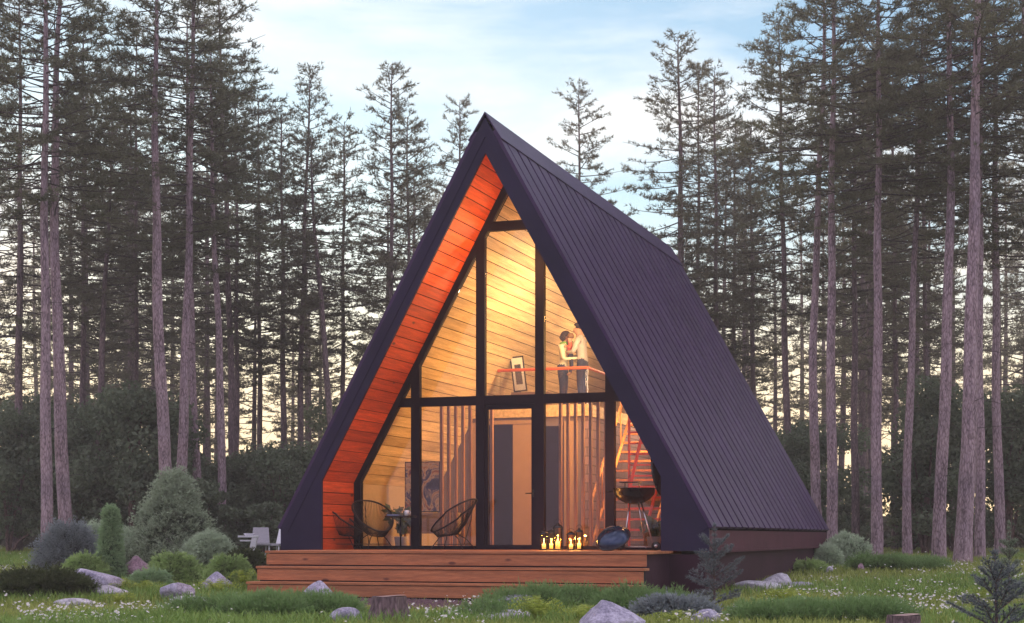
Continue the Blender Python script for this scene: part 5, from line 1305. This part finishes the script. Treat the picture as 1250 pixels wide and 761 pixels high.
UN = [ # px, Y, top py, variant, label
 (160, 52, 455, 0, 'big dark green leafy tree between the thick pine pair and the bare trunk'), (100, 55, 500, 2, 'leafy understory tree just right of the thick pine pair'),
 (10, 53, 480, 1, 'dark leafy tree at the left edge of the picture'), (60, 58, 470, 2, 'leafy tree filling the gap behind the thick pine pair'),
 (220, 58, 480, 1, 'leafy tree behind the bare lilac trunk'), (290, 55, 500, 0, 'dull green leafy tree left of the round topped pine'),
 (345, 54, 490, 2, 'dull leafy tree above the white garden chairs'), (385, 57, 500, 1, 'dark leafy tree against the left gable edge'),
 (320, 51, 560, 3, 'low bush directly behind the white garden chairs'), (250, 50, 570, 3, 'low bush right behind the big grey green spruce'),
 (440, 62, 470, 0, 'leafy tree hidden mostly behind the left gable slope'), (960, 54, 470, 1, 'hazy leafy tree touching the right roof edge'),
 (1000, 60, 460, 0, 'leafy tree behind the curving lilac pine'), (1130, 52, 440, 1, 'tall leafy tree between the leaning pinkish pine and the curved one'),
 (1165, 55, 450, 2, 'leafy tree behind the curved lilac pine'), (1228, 50, 460, 0, 'big dark leafy tree near the right edge'), (1262, 54, 430, 1, 'leafy tree cut by the right edge'),
 (1040, 64, 540, 3, 'small bush deep in the right hand row'),
 (1110, 58, 570, 3, 'small dark bush behind the leaning pinkish pine')]
for px, Yd, top, k, lab in UN:
    if px > 900 and px not in (1130, 1228) or 270 < px < 420: top += 42
    x = at(px, Yd); z0 = gz(x, Yd); hh = [5.0, 5.6, 4.2, 3.4][k]; s = (pz(top, Yd) - z0) / hh
    e = empty('leafy_tree', (x, Yd, z0 - .05), px * .7, lab, 'tree', 'leafy understory trees'); e.scale = (max(.8, s),) * 2 + (s,)
    link('trunk', LT[k][0], e); link('crown', LT[k][1], e)
def undergrowth():
    rng = np.random.default_rng(9); n = 55000
    y = rng.uniform(60, 100, n); x = rng.uniform(-.40, .40, n) * y
    hmax = 2.5 + 2.9 * fnoise(x, y, .35, 3) + 1.2 * fnoise(x, y, 1.1, 4) + (y - 60) * .035
    hmax = np.where(x > 6, hmax * .3, hmax)
    k = hmax > .3; x, y, hmax = x[k], y[k], hmax[k]
    z = ground_z(x, y) + hmax * rng.random(len(x)) ** .8
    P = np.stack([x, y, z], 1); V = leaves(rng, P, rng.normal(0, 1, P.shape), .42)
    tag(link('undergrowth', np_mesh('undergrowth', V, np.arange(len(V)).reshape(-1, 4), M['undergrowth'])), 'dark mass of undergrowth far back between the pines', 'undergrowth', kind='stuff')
undergrowth()

# ------------------------------------------------------------------ sky, sun, haze, camera
SUN_EL, SUN_AZ = R(7), R(-14)                    # behind the wood, a little to the left; azimuth clockwise from +Y
w = bpy.data.worlds.new('World'); bpy.context.scene.world = w; w.use_nodes = True; nt = w.node_tree; nt.nodes.clear()
out = N(nt, 'ShaderNodeOutputWorld'); sky = N(nt, 'ShaderNodeTexSky', sky_type='NISHITA'); sky.sun_disc = False; sky.sun_elevation = SUN_EL; sky.sun_rotation = SUN_AZ
sky.air_density = 1.0; sky.dust_density = .25; sky.ozone_density = 2.5
b1 = N(nt, 'ShaderNodeBackground'); b1.inputs[1].default_value = .105
tint = N(nt, 'ShaderNodeMix', data_type='RGBA', blend_type='MULTIPLY'); tint.inputs[0].default_value = 1; nt.links.new(sky.outputs[0], tint.inputs[6]); tint.inputs[7].default_value = (1.06, 1.20, 1.20, 1); nt.links.new(tint.outputs[2], b1.inputs[0])
tc = N(nt, 'ShaderNodeTexCoord'); sx = N(nt, 'ShaderNodeSeparateXYZ'); nt.links.new(tc.outputs['Generated'], sx.inputs[0])
mp = N(nt, 'ShaderNodeMapping'); mp.inputs['Scale'].default_value = (1, 1, 3.2); mp.inputs['Location'].default_value = (1.35, .7, .4); nt.links.new(tc.outputs['Generated'], mp.inputs[0])
cl = noise(nt, mp.outputs[0], 3.4, 7, .58, .35)
clr = ramp(nt, cl, [(.40, (.08, .08, .08)), (.62, (1, 1, 1))])
elv = ramp(nt, sx.outputs[2], [(.08, (1, 1, 1)), (.225, (0, 0, 0))])
mxm = N(nt, 'ShaderNodeMath', operation='MAXIMUM')
nt.links.new(clr, mxm.inputs[0]); nt.links.new(elv, mxm.inputs[1])
# cloud colour: cream low over the sunset side, white above, lilac on the side away from the sun
c_el = ramp(nt, sx.outputs[2], [(.0, (1.05, .74, .38)), (.11, (.92, .78, .54)), (.19, (.74, .74, .71)), (.42, (.68, .71, .75)), (.7, (1.0, .95, 1.02))])
yy = N(nt, 'ShaderNodeMapRange'); yy.inputs[1].default_value = -.3; yy.inputs[2].default_value = .6; nt.links.new(sx.outputs[1], yy.inputs[0])
cm = N(nt, 'ShaderNodeMix', data_type='RGBA'); nt.links.new(yy.outputs[0], cm.inputs[0]); aw = ramp(nt, sx.outputs[2], [(.0, (.34, .28, .38)), (.16, (.45, .37, .50)), (.36, (1.25, 1.02, 1.3)), (.8, (1.3, 1.15, 1.35))]); nt.links.new(aw, cm.inputs[6]); nt.links.new(c_el, cm.inputs[7])
b2 = N(nt, 'ShaderNodeBackground'); b2.inputs[1].default_value = 1.0; nt.links.new(cm.outputs[2], b2.inputs[0])
ms = N(nt, 'ShaderNodeMixShader'); nt.links.new(mxm.outputs[0], ms.inputs[0]); nt.links.new(b1.outputs[0], ms.inputs[1]); nt.links.new(b2.outputs[0], ms.inputs[2]); nt.links.new(ms.outputs[0], out.inputs[0])
sl_ = bpy.data.lights.new('sun', 'SUN'); sl_.energy = 2.0; sl_.angle = R(2.5); sl_.color = (1, .80, .58)
so = bpy.data.objects.new('sun', sl_); C.objects.link(so)
dv = Vector((math.sin(SUN_AZ) * math.cos(SUN_EL), math.cos(SUN_AZ) * math.cos(SUN_EL), math.sin(SUN_EL)))
so.rotation_euler = (-dv).to_track_quat('-Z', 'Y').to_euler(); so.location = (0, 0, 40)

HAZE = .0016
if HAZE:
    m = bpy.data.materials.new('evening haze'); m.use_nodes = True; n_ = m.node_tree; n_.nodes.clear()
    o = N(n_, 'ShaderNodeOutputMaterial'); v_ = N(n_, 'ShaderNodeVolumePrincipled'); v_.inputs['Density'].default_value = HAZE; v_.inputs['Color'].default_value = (.95, .86, .80, 1); v_.inputs['Anisotropy'].default_value = .3
    n_.links.new(v_.outputs[0], o.inputs['Volume'])
    hb = MB(); hb.box(-172, 172, -62, 182, -1.5, 27); ho = hb.build('haze', m); tag(ho, 'thin evening haze hanging in the clearing and wood', 'haze', kind='stuff')

cam = bpy.data.cameras.new('camera'); co = bpy.data.objects.new('camera', cam); C.objects.link(co); co.location = (0, 0, EYE); co.rotation_euler = (R(90), 0, 0)
cam.sensor_width = 36; cam.lens = 36 * F / 1250; cam.shift_y = (HY - 380.5) / 1250; cam.clip_end = 2000; cam.clip_start = .1
bpy.context.scene.camera = co
vs = bpy.context.scene.view_settings; vs.view_transform = 'Standard'; vs.look = 'None'; vs.gamma = 1; vs.exposure = .85
cy = bpy.context.scene.cycles; cy.max_bounces = 8; cy.transparent_max_bounces = 16; cy.volume_bounces = 0; cy.diffuse_bounces = 3; cy.glossy_bounces = 3
